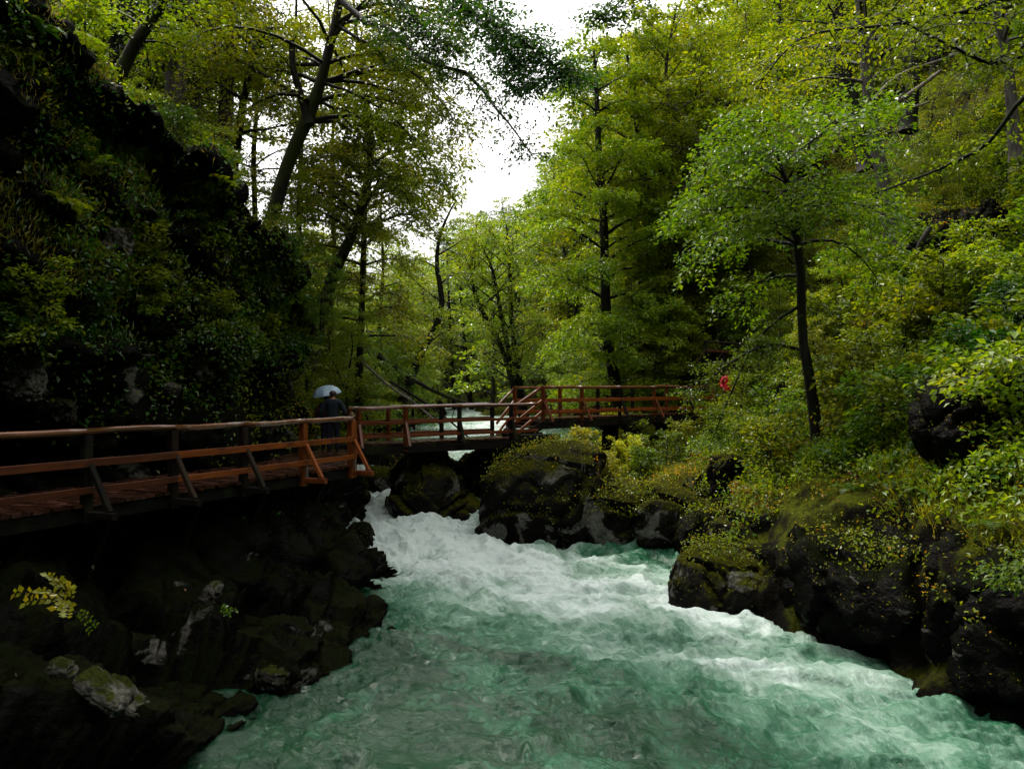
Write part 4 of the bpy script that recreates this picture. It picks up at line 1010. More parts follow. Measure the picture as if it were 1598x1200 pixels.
tree_thing('beech_tree', 'thick mossy leaning beech on the left cliff crest with a broken side stem', 'tree', None,
    pxpath([(410, 385), (428, 330), (447, 260), (478, 190), (500, 130), (515, 70), (530, 0), (545, -120), (560, -240)], 22.5), [.22, .19, .175, .185, .15, .13, .12, .09, .04], 'yellowgreen', 'mossy', 103,
    f0=.46, limbs=34, L0=3.8, up=.25, droop=.40, leaf=.12, dens=40, subs=9, spread=(R(-10), .35))
tree_thing('snag', 'broken dark side stem of the mossy leaning beech, top snapped', 'dead tree', None,
    pxpath([(483, 195), (470, 150), (458, 110), (455, 64)], 22.4), [.12, .10, .09, .085], None, 'dark', 104, ext=0, limbs=2, f0=.3, L0=.8, leafs=False)
tree_thing('spruce_tree', 'straight grey trunked spruce behind the cliff crest, left of the leaning beech', 'tree', None,
    pxpath([(348, 300), (352, 200), (356, 100), (362, 0), (368, -260)], 27), [.27, .25, .24, .23, .10], 'spruce', 'brown', 105,
    f0=.62, limbs=50, L0=2.8, up=.05, droop=.35, leaf=.13, dens=60, profile='cone', width=.35, flat=.05)
tree_thing('spruce_tree', 'pale twin stemmed spruce trunk on the crest, second from the left edge', 'tree', None,
    pxpath([(268, 230), (272, 120), (276, 0), (280, -260)], 26), [.30, .27, .25, .12], 'spruce', 'pale', 106,
    f0=.62, limbs=50, L0=2.8, up=.05, droop=.35, leaf=.13, dens=50, profile='cone', width=.35, flat=.05)
tree_thing('beech_tree', 'pale slanted stem crossing in front of the twin spruce trunk', 'tree', None,
    pxpath([(275, 200), (283, 120), (296, 40), (305, -40), (315, -200)], 25), [.20, .18, .15, .12, .04], 'yellowgreen', 'pale', 107,
    f0=.6, limbs=18, L0=2.0, leaf=.12, dens=24, subs=8)
tree_thing('beech_tree', 'thin dark bent tree arching right between the spruce and the leaning beech', 'tree', None,
    pxpath([(362, 280), (372, 210), (385, 130), (402, 75), (418, 45), (440, 50)], 24), [.13, .12, .10, .09, .05, .02], 'yellowgreen', 'dark', 108,
    f0=.35, limbs=18, L0=2.0, leaf=.11, dens=45)
tree_thing('beech_tree', 'dark mossy trunk leaning right at the top left, over the cliff edge', 'tree', None,
    pxpath([(190, 110), (215, 60), (245, 20), (280, -40), (310, -160)], 19.5), [.16, .14, .12, .10, .04], 'yellowgreen', 'mossy', 109,
    f0=.4, limbs=20, L0=1.6, leaf=.10, dens=36, droop=.4)
tree_thing('spruce_tree', 'slim dark trunk nearest the left edge behind the cliff top', 'tree', None,
    pxpath([(150, 120), (152, 40), (155, -60), (158, -240)], 23), [.18, .17, .15, .07], 'spruce', 'dark', 110, f0=.55, limbs=44, L0=2.4, up=.05, droop=.35, leaf=.13, dens=50, profile='cone', width=.35, flat=.05)
tree_thing('spruce_tree', 'dark trunk between the left edge tree and the pale twin trunk', 'tree', None,
    pxpath([(174, 150), (177, 60), (180, -60), (183, -240)], 26), [.20, .18, .16, .07], 'spruce', 'dark', 111, f0=.55, limbs=44, L0=2.4, up=.05, droop=.35, leaf=.13, dens=50, profile='cone', width=.35, flat=.05)
tree_thing('beech_tree', 'leaning dark tree rising behind the man, forked near the sky', 'tree', None,
    pxpath([(505, 480), (520, 430), (548, 370), (568, 310), (578, 250), (575, 180), (560, 90), (550, -20)], 27), [.24, .2, .17, .15, .13, .11, .08, .03], 'yellowgreen', 'mossy', 112,
    f0=.36, limbs=42, L0=3.0, leaf=.12, dens=40, droop=.45, subs=9)
tree_thing('beech_tree', 'straight thin dark trunk just right of the leaning forked tree', 'tree', None,
    pxpath([(560, 590), (564, 500), (567, 400), (570, 300), (572, 180), (570, 60)], 31), [.15, .13, .12, .10, .08, .03], 'yellowgreen', 'dark', 113,
    f0=.30, limbs=36, L0=2.6, leaf=.13, dens=50, droop=.42, subs=8)
tree_thing('beech_tree', 'crooked bent tree over the far left bank with bare top against the sky', 'tree', None,
    pxpath([(638, 600), (655, 555), (680, 510), (690, 470), (682, 420), (684, 380), (695, 345), (712, 312)], 40), [.24, .2, .17, .15, .12, .10, .07, .03], 'yellowgreen', 'dark', 114,
    f0=.18, limbs=18, L0=2.2, leaf=.14, dens=40, droop=.2)
for j, (pts, lab, d) in enumerate((
    ([(806, 600), (790, 530), (778, 470), (768, 420), (750, 380)], 'left stem of the slender trio of trees behind the bridge', 46),
    ([(812, 600), (800, 520), (796, 440), (794, 390), (790, 350)], 'right stem of the slender trio of trees behind the bridge', 46.5),
    ([(800, 600), (782, 540), (745, 470), (735, 420), (745, 370)], 'middle crooked stem of the slender trio behind the bridge', 45.5))):
    tree_thing('slender_tree', lab, 'tree', 'slender trio behind the bridge', pxpath(pts, d), [.17, .14, .12, .09, .03], 'yellowgreen', 'dark', 120 + j, f0=.2, limbs=26, L0=2.4, leaf=.13, dens=26, droop=.1, up=.6)
tree_thing('beech_tree', 'tall dark trunked beech directly behind the higher footbridge', 'tree', None,
    pxpath([(962, 610), (948, 520), (944, 420), (942, 340), (935, 250), (930, 130), (925, 60)], 37), [.28, .25, .22, .2, .16, .1, .04], 'yellowgreen', 'dark', 130, f0=.12, limbs=60, L0=3.2, leaf=.15, dens=58, droop=.42, subs=7)
tree_thing('beech_tree', 'slanting dark trunk up the slope right of the tall beech', 'tree', None,
    pxpath([(1070, 515), (1050, 450), (1032, 390), (1015, 330), (1000, 240), (985, 130), (975, 60)], 40), [.30, .26, .22, .2, .16, .1, .04], 'yellowgreen', 'dark', 131, f0=.28, limbs=46, L0=3.6, leaf=.15, dens=44, droop=.38, subs=7)
tree_thing('beech_tree', 'pale lichen covered trunk standing on the grassy right slope', 'tree', None,
    pxpath([(1387, 335), (1376, 270), (1362, 200), (1352, 120), (1346, 40), (1335, -60), (1330, -200)], 27), [.26, .22, .20, .18, .16, .13, .05], 'yellowgreen', 'pale', 132, f0=.55, limbs=22, L0=3.2, leaf=.12, dens=22, droop=.25, subs=7)
tree_thing('beech_tree', 'thin grey tree near the upper right corner', 'tree', None,
    pxpath([(1578, 160), (1572, 90), (1556, 20), (1548, -120)], 25), [.16, .14, .12, .05], 'green', 'pale', 133, f0=.5, limbs=16, L0=2.4, leaf=.11, dens=22)
tree_thing('beech_tree', 'dark leaning trunk in the shade, left of the pale lichen trunk', 'tree', None,
    pxpath([(1338, 190), (1325, 140), (1312, 80), (1306, -20), (1300, -160)], 36), [.36, .32, .3, .24, .1], 'yellowgreen', 'dark', 134, f0=.55, limbs=20, L0=3.2, leaf=.13, dens=20)
tree_thing('beech_tree', 'dark trunk in the shade, right of the pale lichen trunk', 'tree', None,
    pxpath([(1425, 130), (1432, 60), (1436, -40), (1440, -160)], 36), [.28, .24, .2, .1], 'yellowgreen', 'dark', 135, f0=.5, limbs=20, L0=3.2, leaf=.13, dens=20)

for j, (pts, d, r_, mt, bk, lab) in enumerate((
    ([(214, 150), (219, 60), (222, -40), (226, -200)], 28, .13, 'spruce', 'dark', 'slim dark trunk just left of the pale twin trunk on the crest'),
    ([(312, 260), (308, 150), (304, 40), (300, -160)], 30, .12, 'spruce', 'brown', 'slim brown trunk between the pale twin trunk and the grey spruce'),
    ([(398, 330), (396, 240), (402, 140), (398, 0), (400, -160)], 33, .11, 'yellowgreen', 'dark', 'thin upright trunk left of the foot of the mossy leaning beech'),
    ([(470, 440), (466, 330), (470, 220), (462, 80), (465, -100)], 33, .13, 'yellowgreen', 'dark', 'slim upright trunk seen through the fork of the mossy beech'),
    ([(515, 500), (522, 400), (517, 300), (520, 160), (512, 0)], 35, .12, 'yellowgreen', 'dark', 'slim upright trunk behind the leaning forked tree'),
    ([(596, 590), (592, 500), (598, 420), (594, 330), (600, 250)], 40, .11, 'yellowgreen', 'dark', 'thin pole like tree right of the straight dark trunk'),
    ([(622, 590), (620, 520), (626, 450), (622, 380)], 44, .10, 'yellowgreen', 'dark', 'thin tree just left of the crooked bent tree'),
    ([(1120, 470), (1112, 380), (1105, 280), (1095, 160), (1090, 20)], 42, .16, 'yellowgreen', 'dark', 'dark upright stem behind the left edge of the maple crown'),
    ([(1170, 430), (1160, 330), (1150, 220), (1100, 120), (1070, 40)], 40, .15, 'yellowgreen', 'dark', 'dark stem bending left high on the slope behind the maple'),
    ([(1005, 560), (1000, 450), (990, 350), (985, 240)], 42, .14, 'yellowgreen', 'dark', 'slim stem between the tall beech and the slanting trunk'))):
    tree_thing('slender_tree', lab, 'tree', None, pxpath(pts, d), [r_, r_ * .9, r_ * .75, r_ * .5, .03], mt, bk, 160 + j, f0=.3, L0=2.3, leaf=.13, dens=30, droop=.35,
               **(dict(profile='cone', width=.35, up=.05, limbs=44) if mt == 'spruce' else dict(limbs=30)))
# ---- prototypes for the woods
def proto(kind, seed):
    rng = np.random.default_rng(seed)
    if kind == 'broad':
        H = 13 + 3 * rng.random(); pts = [(0, 0, -.6)] + [(rng.normal(0, .35) * i, rng.normal(0, .35) * i, H * (i + 1) / 5) for i in range(5)]
        return grow(pts, [.24, .2, .16, .12, .08, .03], rng, f0=.22, limbs=46, L0=3.3, up=.35, droop=.28, leaf=.17, dens=34, subs=7, k=7)
    if kind == 'young':
        H = 5 + 1.5 * rng.random(); pts = [(0, 0, -.4)] + [(rng.normal(0, .2) * i, rng.normal(0, .2) * i, H * (i + 1) / 4) for i in range(4)]
        return grow(pts, [.07, .06, .045, .03, .012], rng, f0=.12, limbs=26, L0=1.7, up=.3, droop=.3, leaf=.12, dens=52, subs=6, k=6)
    if kind == 'shrub':
        H = 1.1 + .4 * rng.random(); pts = [(0, 0, -.2), (.05, 0, H * .4), (.1, .06, H * .8)]
        return grow(pts, [.022, .018, .008], rng, f0=.05, limbs=18, L0=.85, up=.55, droop=.35, leaf=.10, dens=56, subs=4, k=5, flat=.06, profile='any')
    if kind == 'far':
        H = 13 + 3 * rng.random(); pts = [(0, 0, -1), (.2, 0, H * .5), (.1, .3, H)]
        return grow(pts, [.2, .14, .03], rng, f0=.15, limbs=36, L0=3.0, up=.3, droop=.25, leaf=.27, dens=11, subs=5, k=5)
    if kind == 'spruce':
        H = 17 + 4 * rng.random(); pts = [(0, 0, -1), (0, .05, H * .5), (.05, 0, H)]
        return grow(pts, [.25, .16, .02], rng, f0=.08, limbs=84, L0=2.8, up=.0, droop=.25, leaf=.17, dens=34, k=6, profile='cone', width=.3, flat=.06)
PROTO = {}
for kind, n_ in (('broad', 4), ('young', 3), ('shrub', 4), ('far', 3), ('spruce', 2)):
    for v in range(n_):
        o, W, lv = proto(kind, 900 + v * 7 + len(kind) * 31)
        PROTO[kind, v] = (W.mesh('trunk'), leaf_mesh('crown', lv))
_matcopy = {}
def planted(kind, v, loc, rz, s, leafkey, bark, name, label, cat, group, tilt=(0, 0)):
    tk, cr = PROTO[kind, v]
    if (kind, v, leafkey, bark) not in _matcopy:
        # one mesh per leaf colour (materials sit on the object so that the mesh is shared)
        _matcopy[kind, v, leafkey, bark] = True
    t = thing(name, label, cat, tuple(loc), group); t.rotation_euler = (tilt[0], tilt[1], rz); t.scale = (s, s, s * .95)
    for nm, me, mt in (('stems' if kind == 'shrub' else 'trunk', tk, BARK[bark]), ('foliage' if kind == 'shrub' else 'crown', cr, LEAF[leafkey])):
        if not me.materials: me.materials.append(None)
        c = link(nm, me, None, t); c.material_slots[0].link = 'OBJECT'; c.material_slots[0].material = mt
    return t

def proj(p): return 799 + F * p[0] / p[1], HOR - F * (p[2] - CAMZ) / p[1]
rs = np.random.default_rng(77)
def gap_ok(x, y, z, H, r, far=False):
    """keep the sky gap of the gorge open"""
    cx, _ = proj((x, y, z)); _, ty = proj((x, y, z + H)); rw = r * F / y
    l_lim = np.interp(ty, [-400, 0, 100, 200, 300, 340, 380], [915, 905, 880, 845, 800, 700, 560])   # leftmost column allowed for trees of the right side
    r_lim = np.interp(ty, [-400, 0, 200, 330, 370, 400, 440], [350, 350, 360, 400, 560, 680, 1200])     # rightmost column allowed for trees of the left side
    if cx > 700: return cx - rw * .8 > l_lim
    return cx + rw * .8 < r_lim

def zone(x, y, z):
    px, py = proj((x, y, z))
    for lim, ph in ((260, 'left of the pale twin trunk'), (400, 'beside the grey spruce trunk'), (520, 'behind the mossy leaning beech'), (640, 'beyond the umbrella'), (760, 'around the crooked bent tree'), (860, 'behind the slender trio'),
                    (1000, 'around the tall beech'), (1120, 'by the bridge end'), (1230, 'left of the lone maple trunk'), (1340, 'right of the lone maple trunk'), (1430, 'near the pale lichen trunk'), (1520, 'beside the dark jagged outcrop')):
        if px < lim: break
    else: ph = 'by the right edge'
    v = 'high up' if py < 260 else 'half way up' if py < 430 else 'low' if py < 580 else 'at the bottom'
    return v + ' ' + ph
ADJ = {'yellowgreen': 'yellow green', 'green': 'fresh green', 'deep': 'dark green', 'autumn': 'orange tinted', 'spruce': 'dark', 'bright': 'bright yellow'}
def auto_label(noun, leafkey, bark, x, y, z, s):
    size = 'small ' if s < .75 else 'large ' if s > 1.15 else ''
    return size + ADJ[leafkey] + (' pale barked ' if bark == 'pale' else ' ') + noun + ' ' + zone(x, y, z)
WOODS = {
 'slope': ('broadleaf_tree', 'yellow green broadleaf tree in the wood covering the right hillside', 'tree', 'woodland on the right hillside'),
 'valley': ('broadleaf_tree', 'olive green tree in the far wood that closes the valley', 'tree', 'woodland closing the valley'),
 'left': ('broadleaf_tree', 'yellow green tree in the wood behind the left cliff crest', 'tree', 'woodland behind the left cliff'),
 'spruce': ('spruce_tree', 'dark slender spruce rising out of the distant broadleaf wood', 'tree', 'spruces among the distant wood'),
 'young': ('young_tree', 'young leafy tree in the undergrowth of the right bank', 'tree', 'young trees along the right bank'),
 'valleyyoung': ('young_tree', 'bushy young tree on the far bank behind the footbridges', 'tree', 'young trees behind the footbridges'),
 'lbank': ('young_tree', 'young leafy tree on the far left bank above the rapids', 'tree', 'young trees on the far left bank'),
}
def open_slope(x, y, z):
    px, py = proj((x, y, z)); return px > 1150 and py > 120
def wood_patch(key, kind, n, xr, yr, smin, smax, leafs, barks, minsep, rng, cond=None, nv=3, r_=3.0, H_=14):
    got = []
    for _ in range(n * 30):
        if len(got) >= n: break
        y = rng.uniform(*yr); x = rng.uniform(*xr(y))
        if any((x - a) ** 2 + (y - b) ** 2 < minsep ** 2 for a, b in got): continue
        z = gz(x, y); s = rng.uniform(smin, smax)
        if cond is not None and not cond(x, y, z, s): continue
        if not gap_ok(x, y, z, H_ * s, r_ * s): continue
        got.append((x, y)); nm, lab, cat, grp = WOODS[key]; lk = leafs[int(rng.integers(0, len(leafs)))]; bk = barks[int(rng.integers(0, len(barks)))]
        lab = auto_label({'slope': 'hillside tree', 'valley': 'distant tree', 'left': 'crest tree', 'spruce': 'distant spruce', 'young': 'young tree', 'valleyyoung': 'bushy young tree', 'lbank': 'left bank sapling'}[key], lk, bk, x, y, z, s)
        planted(kind, int(rng.integers(0, nv)), (x, y, z), rng.uniform(0, 6.28), s, lk, bk, nm, lab, cat, grp, (rng.normal(0, .05), rng.normal(0, .05)))
    return got
YG = ['yellowgreen', 'yellowgreen', 'green', 'yellowgreen']
wood_patch('slope', 'broad', 34, lambda y: (max(3.5 + .12 * y, 6), .72 * y + 3), (36, 58), .9, 1.35, YG, ['dark', 'pale', 'dark'], 2.6, rs, nv=4, cond=lambda x, y, z, s: not open_slope(x, y, z))
wood_patch('slope', 'broad', 8, lambda y: (.42 * y, .75 * y + 3), (26, 38), .85, 1.15, YG, ['dark', 'pale'], 3.0, rs, nv=4, cond=lambda x, y, z, s: not open_slope(x, y, z) and proj((x, y, z))[1] < 330)
wood_patch('slope', 'far', 60, lambda y: (.05 * y, .75 * y), (58, 105), 1.0, 1.4, YG, ['dark'], 3.2, rs, nv=3)
wood_patch('valley', 'far', 70, lambda y: (-.16 * y, .20 * y), (56, 130), .7, 1.2, ['yellowgreen', 'green', 'yellowgreen', 'deep'], ['dark'], 2.8, rs, nv=3, r_=2.5)
wood_patch('spruce', 'spruce', 14, lambda y: (-.20 * y, .25 * y), (60, 120), .6, 1.0, ['spruce'], ['dark'], 4, rs, nv=2, r_=1.6, H_=19)
wood_patch('left', 'broad', 8, lambda y: (-.64 * y - 2, -.21 * y), (26, 44), .8, 1.15, YG, ['dark', 'mossy'], 2.8, rs, nv=4)
wood_patch('left', 'far', 12, lambda y: (-.5 * y, -.12 * y), (42, 75), .7, 1.1, YG, ['dark'], 3.0, rs, nv=3)
wood_patch('young', 'young', 46, lambda y: (max(5.5, .16 * y), .66 * y + 2), (24, 44), .45, 1.1, YG + YG + ['green'], ['dark', 'pale'], 1.5, rs, nv=3, r_=1.6, H_=6,
           cond=lambda x, y, z, s: proj((x, y, z + 4 * s))[1] < 560 and not (4 < x < 9.5 and y < 35) and (s < .55 or not open_slope(x, y, z)))
wood_patch('valleyyoung', 'young', 60, lambda y: (-.05 * y, .26 * y), (37, 66), .5, 1.1, YG + ['green'], ['dark'], 1.5, rs, nv=3, r_=1.4, H_=6, cond=lambda x, y, z, s: z > water_z(y) + .6)
wood_patch('valley', 'far', 60, lambda y: (-.30 * y, .35 * y), (125, 200), .8, 1.3, ['yellowgreen', 'deep', 'green'], ['dark'], 4.5, rs, nv=3, r_=2.5)
wood_patch('lbank', 'young', 34, lambda y: (-.26 * y, -.07 * y - 2), (30, 62), .5, .95, YG + ['green'], ['dark'], 1.4, rs, nv=3, r_=1.4, H_=6)

# ------------------------------------------------------------------ shrubs
def shrub_patch(n, xr, yr, leafs, rng, smin=.7, smax=1.5, label='', group='', cond=None, sep=.7):
    got = []
    for _ in range(n * 20):
        if len(got) >= n: break
        y = rng.uniform(*yr); x = rng.uniform(*xr(y))
        if any((x - a) ** 2 + (y - b) ** 2 < sep ** 2 for a, b in got): continue
        z = gz(x, y)
        if z < water_z(y) + .5: continue
        if cond is not None and not cond(x, y, z): continue
        got.append((x, y))
        lk = leafs[int(rng.integers(0, len(leafs)))]; s_ = rng.uniform(smin, smax)
        planted('shrub', int(rng.integers(0, 4)), (x, y, z), rng.uniform(0, 6.28), s_, lk, 'dark', 'shrub', auto_label({'shrubs on the right slope': 'slope shrub', 'shrubs on the near right bank': 'bank shrub', 'shrubs under the higher footbridge': 'low bush', 'shrubs on the left bank': 'left bank shrub'}[group], lk, 'dark', x, y, z, s_), 'shrub', group)
shrub_patch(70, lambda y: (6.2, .66 * y + 1), (17, 30), ['yellowgreen', 'green', 'yellowgreen', 'yellowgreen', 'green', 'yellowgreen', 'green'], rs, label='leafy shrub in the undergrowth of the right slope', group='shrubs on the right slope', cond=lambda x, y, z: (abs(proj((x, y, z))[0] - 1262) > 60 or y > 21.5) and not (proj((x, y, z))[0] < 1130 and y > 20))
shrub_patch(26, lambda y: (8.0, .7 * y + 1), (10, 17), ['green', 'deep', 'yellowgreen'], rs, label='dark leafy shrub on the near right bank', group='shrubs on the near right bank')
shrub_patch(15, lambda y: (1.0, 8.5), (26, 33), ['yellowgreen', 'bright', 'green'], rs, .5, .95, label='yellowing shrub on the rocks under the higher footbridge', group='shrubs under the higher footbridge', cond=lambda x, y, z: z < 2.9 and not (1.2 < x < 3.4 and y > 29))
shrub_patch(30, lambda y: (-.26 * y, -5.6), (27, 44), ['yellowgreen', 'green'], rs, .7, 1.3, label='shrub on the steep left bank beyond the walkway', group='shrubs on the left bank')
for i, (x, y, d, s, lk, lab) in enumerate((
    (655, 720, 27.0, .55, 'yellowgreen', 'yellow green plant on top of the mid stream boulder'),
    (905, 720, 25.2, .85, 'bright', 'bright yellow maple bush on the shelf right of the pier'),
    (950, 745, 24.6, .65, 'bright', 'low yellow bush spilling over the rock shelf'),
    (1200, 830, 18.6, .6, 'autumn', 'orange leaved bush above the rock nose'),
    (1160, 800, 18.9, .55, 'autumn', 'golden leaved bush left of the orange one on the rocks'),
    (1040, 715, 25.5, .7, 'green', 'fresh green bush below the right bank pier'),
    (1230, 740, 20.5, .7, 'autumn', 'autumn tinted bush at the foot of the lone maple'))):
    planted('shrub', i % 4, P(x, y, d) - (0, 0, .15), i * 1.3, s, lk, 'dark', 'shrub', lab, 'shrub', None)

# ------------------------------------------------------------------ overhanging boughs near the camera
low_limb('', [(500, -40), (560, 30), (600, 40), (640, 75), (672, 100), (730, 115), (770, 165), (800, 200), (835, 250)], [18, 17, 16.5, 16, 15.5, 15, 14.8, 14.6, 14.5], 90, 'deep', 210, leaf=.075, rad=.075, spread_w=.5, name='overhanging_branch', label='long dark bough sweeping across the sky from the leaning beech')  # deep green leaves paint in the backlit darkness of the sky boughs
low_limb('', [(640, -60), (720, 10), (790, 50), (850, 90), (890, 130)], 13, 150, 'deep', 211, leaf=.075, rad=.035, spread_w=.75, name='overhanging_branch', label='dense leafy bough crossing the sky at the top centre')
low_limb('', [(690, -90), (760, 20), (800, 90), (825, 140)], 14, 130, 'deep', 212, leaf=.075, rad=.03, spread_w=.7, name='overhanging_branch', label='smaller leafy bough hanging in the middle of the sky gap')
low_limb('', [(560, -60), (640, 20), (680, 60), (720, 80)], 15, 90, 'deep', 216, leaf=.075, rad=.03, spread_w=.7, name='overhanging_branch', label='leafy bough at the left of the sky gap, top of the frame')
low_limb('', [(1010, -40), (960, 10), (930, 30)], 12, 30, 'deep', 213, leaf=.07, rad=.02, spread_w=.4, name='overhanging_branch', label='small dark twig entering from the top edge right of the sky')
low_limb('', [(1650, -30), (1500, 20), (1380, 40), (1250, 60), (1180, 140)], [9, 9.5, 10, 10.5, 11], 50, 'yellowgreen', 214, leaf=.07, rad=.03, spread_w=.6, name='overhanging_branch', label='yellow green bough along the top right edge of the picture')
low_limb('', [(1640, 60), (1560, 100), (1480, 70), (1400, 30)], 8.5, 30, 'green', 215, leaf=.065, rad=.03, spread_w=.5, name='overhanging_branch', label='green bough in the upper right corner, larger leaves')
low_limb('', [(1640, 120), (1590, 160), (1540, 225), (1470, 262), (1400, 290), (1365, 302)], [8.5, 8.6, 8.8, 9, 9.2, 9.4], 9, 'yellowgreen', 217, leaf=.06, rad=.032, spread_w=.25, name='overhanging_branch', label='nearly bare dark branch arching down at the right')
low_limb('', [(1670, 560), (1600, 570), (1560, 560), (1520, 590), (1490, 600)], 7.5, 12, 'yellowgreen', 218, leaf=.085, rad=.010, spread_w=.30, name='overhanging_branch', bark='pale', label='thin twigs with large round yellow leaves at the right edge')
low_limb('', [(1650, 850), (1610, 880), (1585, 900)], 7.5, 26, 'green', 219, leaf=.06, rad=.012, spread_w=.28, name='overhanging_branch', label='green leafy twig at the lower right edge')

# small bright sprig over the dark rock, lower left
def sprig(label, base, tips, leaf, mat, seed, n=9):
    rng = np.random.default_rng(seed); W = Wood(); lv = []; o = np.array(base, float)
    for tp in tips:
        e = np.array(tp) - o; q = spline([np.zeros(3), e * .5 + (0, 0, .06), e], 8); W.tube(q, np.linspace(.008, .003, 8), 4)
        for i in range(n):
            t = .3 + .7 * i / (n - 1); c = q[min(7, int(t * 7))]
            for sg in (-1, 1):
                ax = e / np.linalg.norm(e); sd_ = np.array([ax[2], 0, -ax[0]]) if abs(ax[1]) < .9 else np.array([1, 0, 0]); sd_ = sd_ / np.linalg.norm(sd_)
                D = ax * .5 + sd_ * sg * .8 + rng.normal(0, .15, 3); N = np.array([.1, -.75, .65]) + rng.normal(0, .2, 3)
                lv.append(leaf_quads(c[None], D[None], N[None], np.array([leaf * rng.uniform(.7, 1.1)]), .7, .06))
    t = thing('sprig', label, 'plant', tuple(o)); link('stem', W.mesh('stem'), BARK['dark'], t); link('foliage', leaf_mesh('foliage', lv), LEAF[mat], t)
sprig('bright yellow green leafy sprig glowing against the black rock, lower left', P(112, 945, 8.6), [P(24, 925, 8.3), P(40, 940, 8.2), P(75, 898, 8.3), P(110, 915, 8.4), P(60, 922, 8.1), P(105, 962, 8.2), P(88, 950, 8.1), P(92, 905, 8.4)], .085, 'bright', 31, 6)
sprig('small dim leafy sprig just right of the bright one', P(115, 955, 8.8), [P(150, 975, 8.7), P(140, 985, 8.7)], .05, 'green', 32, 6)
sprig('tiny green plant in the middle of the lower left cliff', P(345, 965, 11), [P(352, 945, 10.9), P(368, 952, 10.9), P(358, 960, 10.9)], .05, 'green', 33, 5)

# ------------------------------------------------------------------ ferns
def frond_mesh(seed, l, n=16):
    rng = np.random.default_rng(seed)
    t = np.linspace(0, 1, n); rr = l * t * (1 - .15 * t); zz = l * (.75 * t - .85 * t * t)
    q = np.stack([rr, 0 * rr, zz], 1); ax = np.gradient(q, axis=0); ax /= np.linalg.norm(ax, axis=1)[:, None]; sd_ = np.array([0, 1.0, 0]); V, Fs = [], []
    k = 0
    for i in range(n - 1):                                        # rachis
        V += [q[i] - sd_ * .004, q[i] + sd_ * .004, q[i + 1] + sd_ * .004, q[i + 1] - sd_ * .004]; Fs.append((k, k + 1, k + 2, k + 3)); k += 4
    for sg in (-1, 1):
        ln = l * .24 * np.sin(math.pi * np.clip(t * .95 + .1, 0, 1)) + .01
        D = sd_ * sg + ax * .35 + np.array([0, 0, -.15]); N = np.cross(ax, sd_); N = N * np.sign(N[:, 2:3] + 1e-6)
        L4 = leaf_quads(q, D, N, ln, .30, .02); V += list(L4); Fs += [tuple(k + 4 * i + c for c in range(4)) for i in range(n)]; k += 4 * n
    me = bpy.data.meshes.new('frond'); me.from_pydata([tuple(v) for v in V], [], Fs); me.update(); me.materials.append(None); return me
FROND = [frond_mesh(41, .75), frond_mesh(42, .6), frond_mesh(43, .9)]
def fern(p, s, rz, label, v=0, mat='green', tilt=0, group='ferns on the cliff'):
    t = thing('fern', label, 'fern', tuple(p), group); t.rotation_euler = (0, tilt, rz); t.scale = (s, s, s); rng = random.Random(int(rz * 100))
    for i in range(8):
        o = link('frond', FROND[(v + i) % 3], None, t); o.material_slots[0].link = 'OBJECT'; o.material_slots[0].material = LEAF[mat]
        o.rotation_euler = (0, rng.uniform(-.2, .15), i / 8 * 6.28 + rng.uniform(-.3, .3)); o.scale = (rng.uniform(.75, 1.1),) * 3

# ------------------------------------------------------------------ scattered leaf cover (nobody could count it)
def sample_surf(V, Fq, n, rng, wfun):
    nrm, area = normals_of(V, Fq); cen = V[Fq].mean(1); wt = area * wfun(cen, nrm); wt = wt / wt.sum()
    idx = rng.choice(len(Fq), n, p=wt); u = rng.random((n, 1)); v = rng.random((n, 1)); f = Fq[idx]
    p = (V[f[:, 0]] * (1 - u) + V[f[:, 1]] * u) * (1 - v) + (V[f[:, 3]] * (1 - u) + V[f[:, 2]] * u) * v
    return p, nrm[idx]
def in_view(c, pad=140, y0=5):
    y = np.maximum(c[:, 1], .1); px = 799 + F * c[:, 0] / y; py = HOR - F * (c[:, 2] - CAMZ) / y
    return ((c[:, 1] > y0) & (px > -pad) & (px < 1598 + pad) & (py > -pad) & (py < 1200 + pad)).astype(float)
def cover(name, label, V, Fq, n, rng, wfun, mat, size, lift=.05, upn=.6, clump=1, width=.62, blade=False):
    p, nr = sample_surf(V, Fq, n // clump, rng, wfun)
    if clump > 1:
        p = np.repeat(p, clump, 0) + rng.normal(0, .11, (len(p) * clump, 3)); nr = np.repeat(nr, clump, 0)
    m = len(p)
    mound = np.clip(.35 + 1.6 * fbm(p * .9, 2, 777), .05, 1.5)[:, None] if lift > .3 else 1.0
    p = p + nr * (lift * rng.random((m, 1)) ** .6 * mound) + (np.array([0, 0, lift * .5]) * mound if lift > .3 else 0)
    if blade:
        D = nr * .5 + np.array([0, 0, .55]) + rng.normal(0, .35, (m, 3)); N = rand_unit(rng, m); D[:, 2] -= .2 * rng.random(m)
    else:
        D = nr * .4 + rng.normal(0, .8, (m, 3)) + np.array([0, 0, -.1]); N = nr * (1 - upn) + np.array([0, 0, upn]) + rng.normal(0, .35, (m, 3))
    o = link(name, leaf_mesh(name, [leaf_quads(p, D, N, size * rng.uniform(.5, 1.3, m), width)]), LEAF[mat]); tag(o, label, None, None, 'stuff')
rc = np.random.default_rng(5)
ns = lambda c, sc, sd, th, sharp=6: np.clip((fbm(c * sc, 3, sd) - th) * sharp, 0, 1)
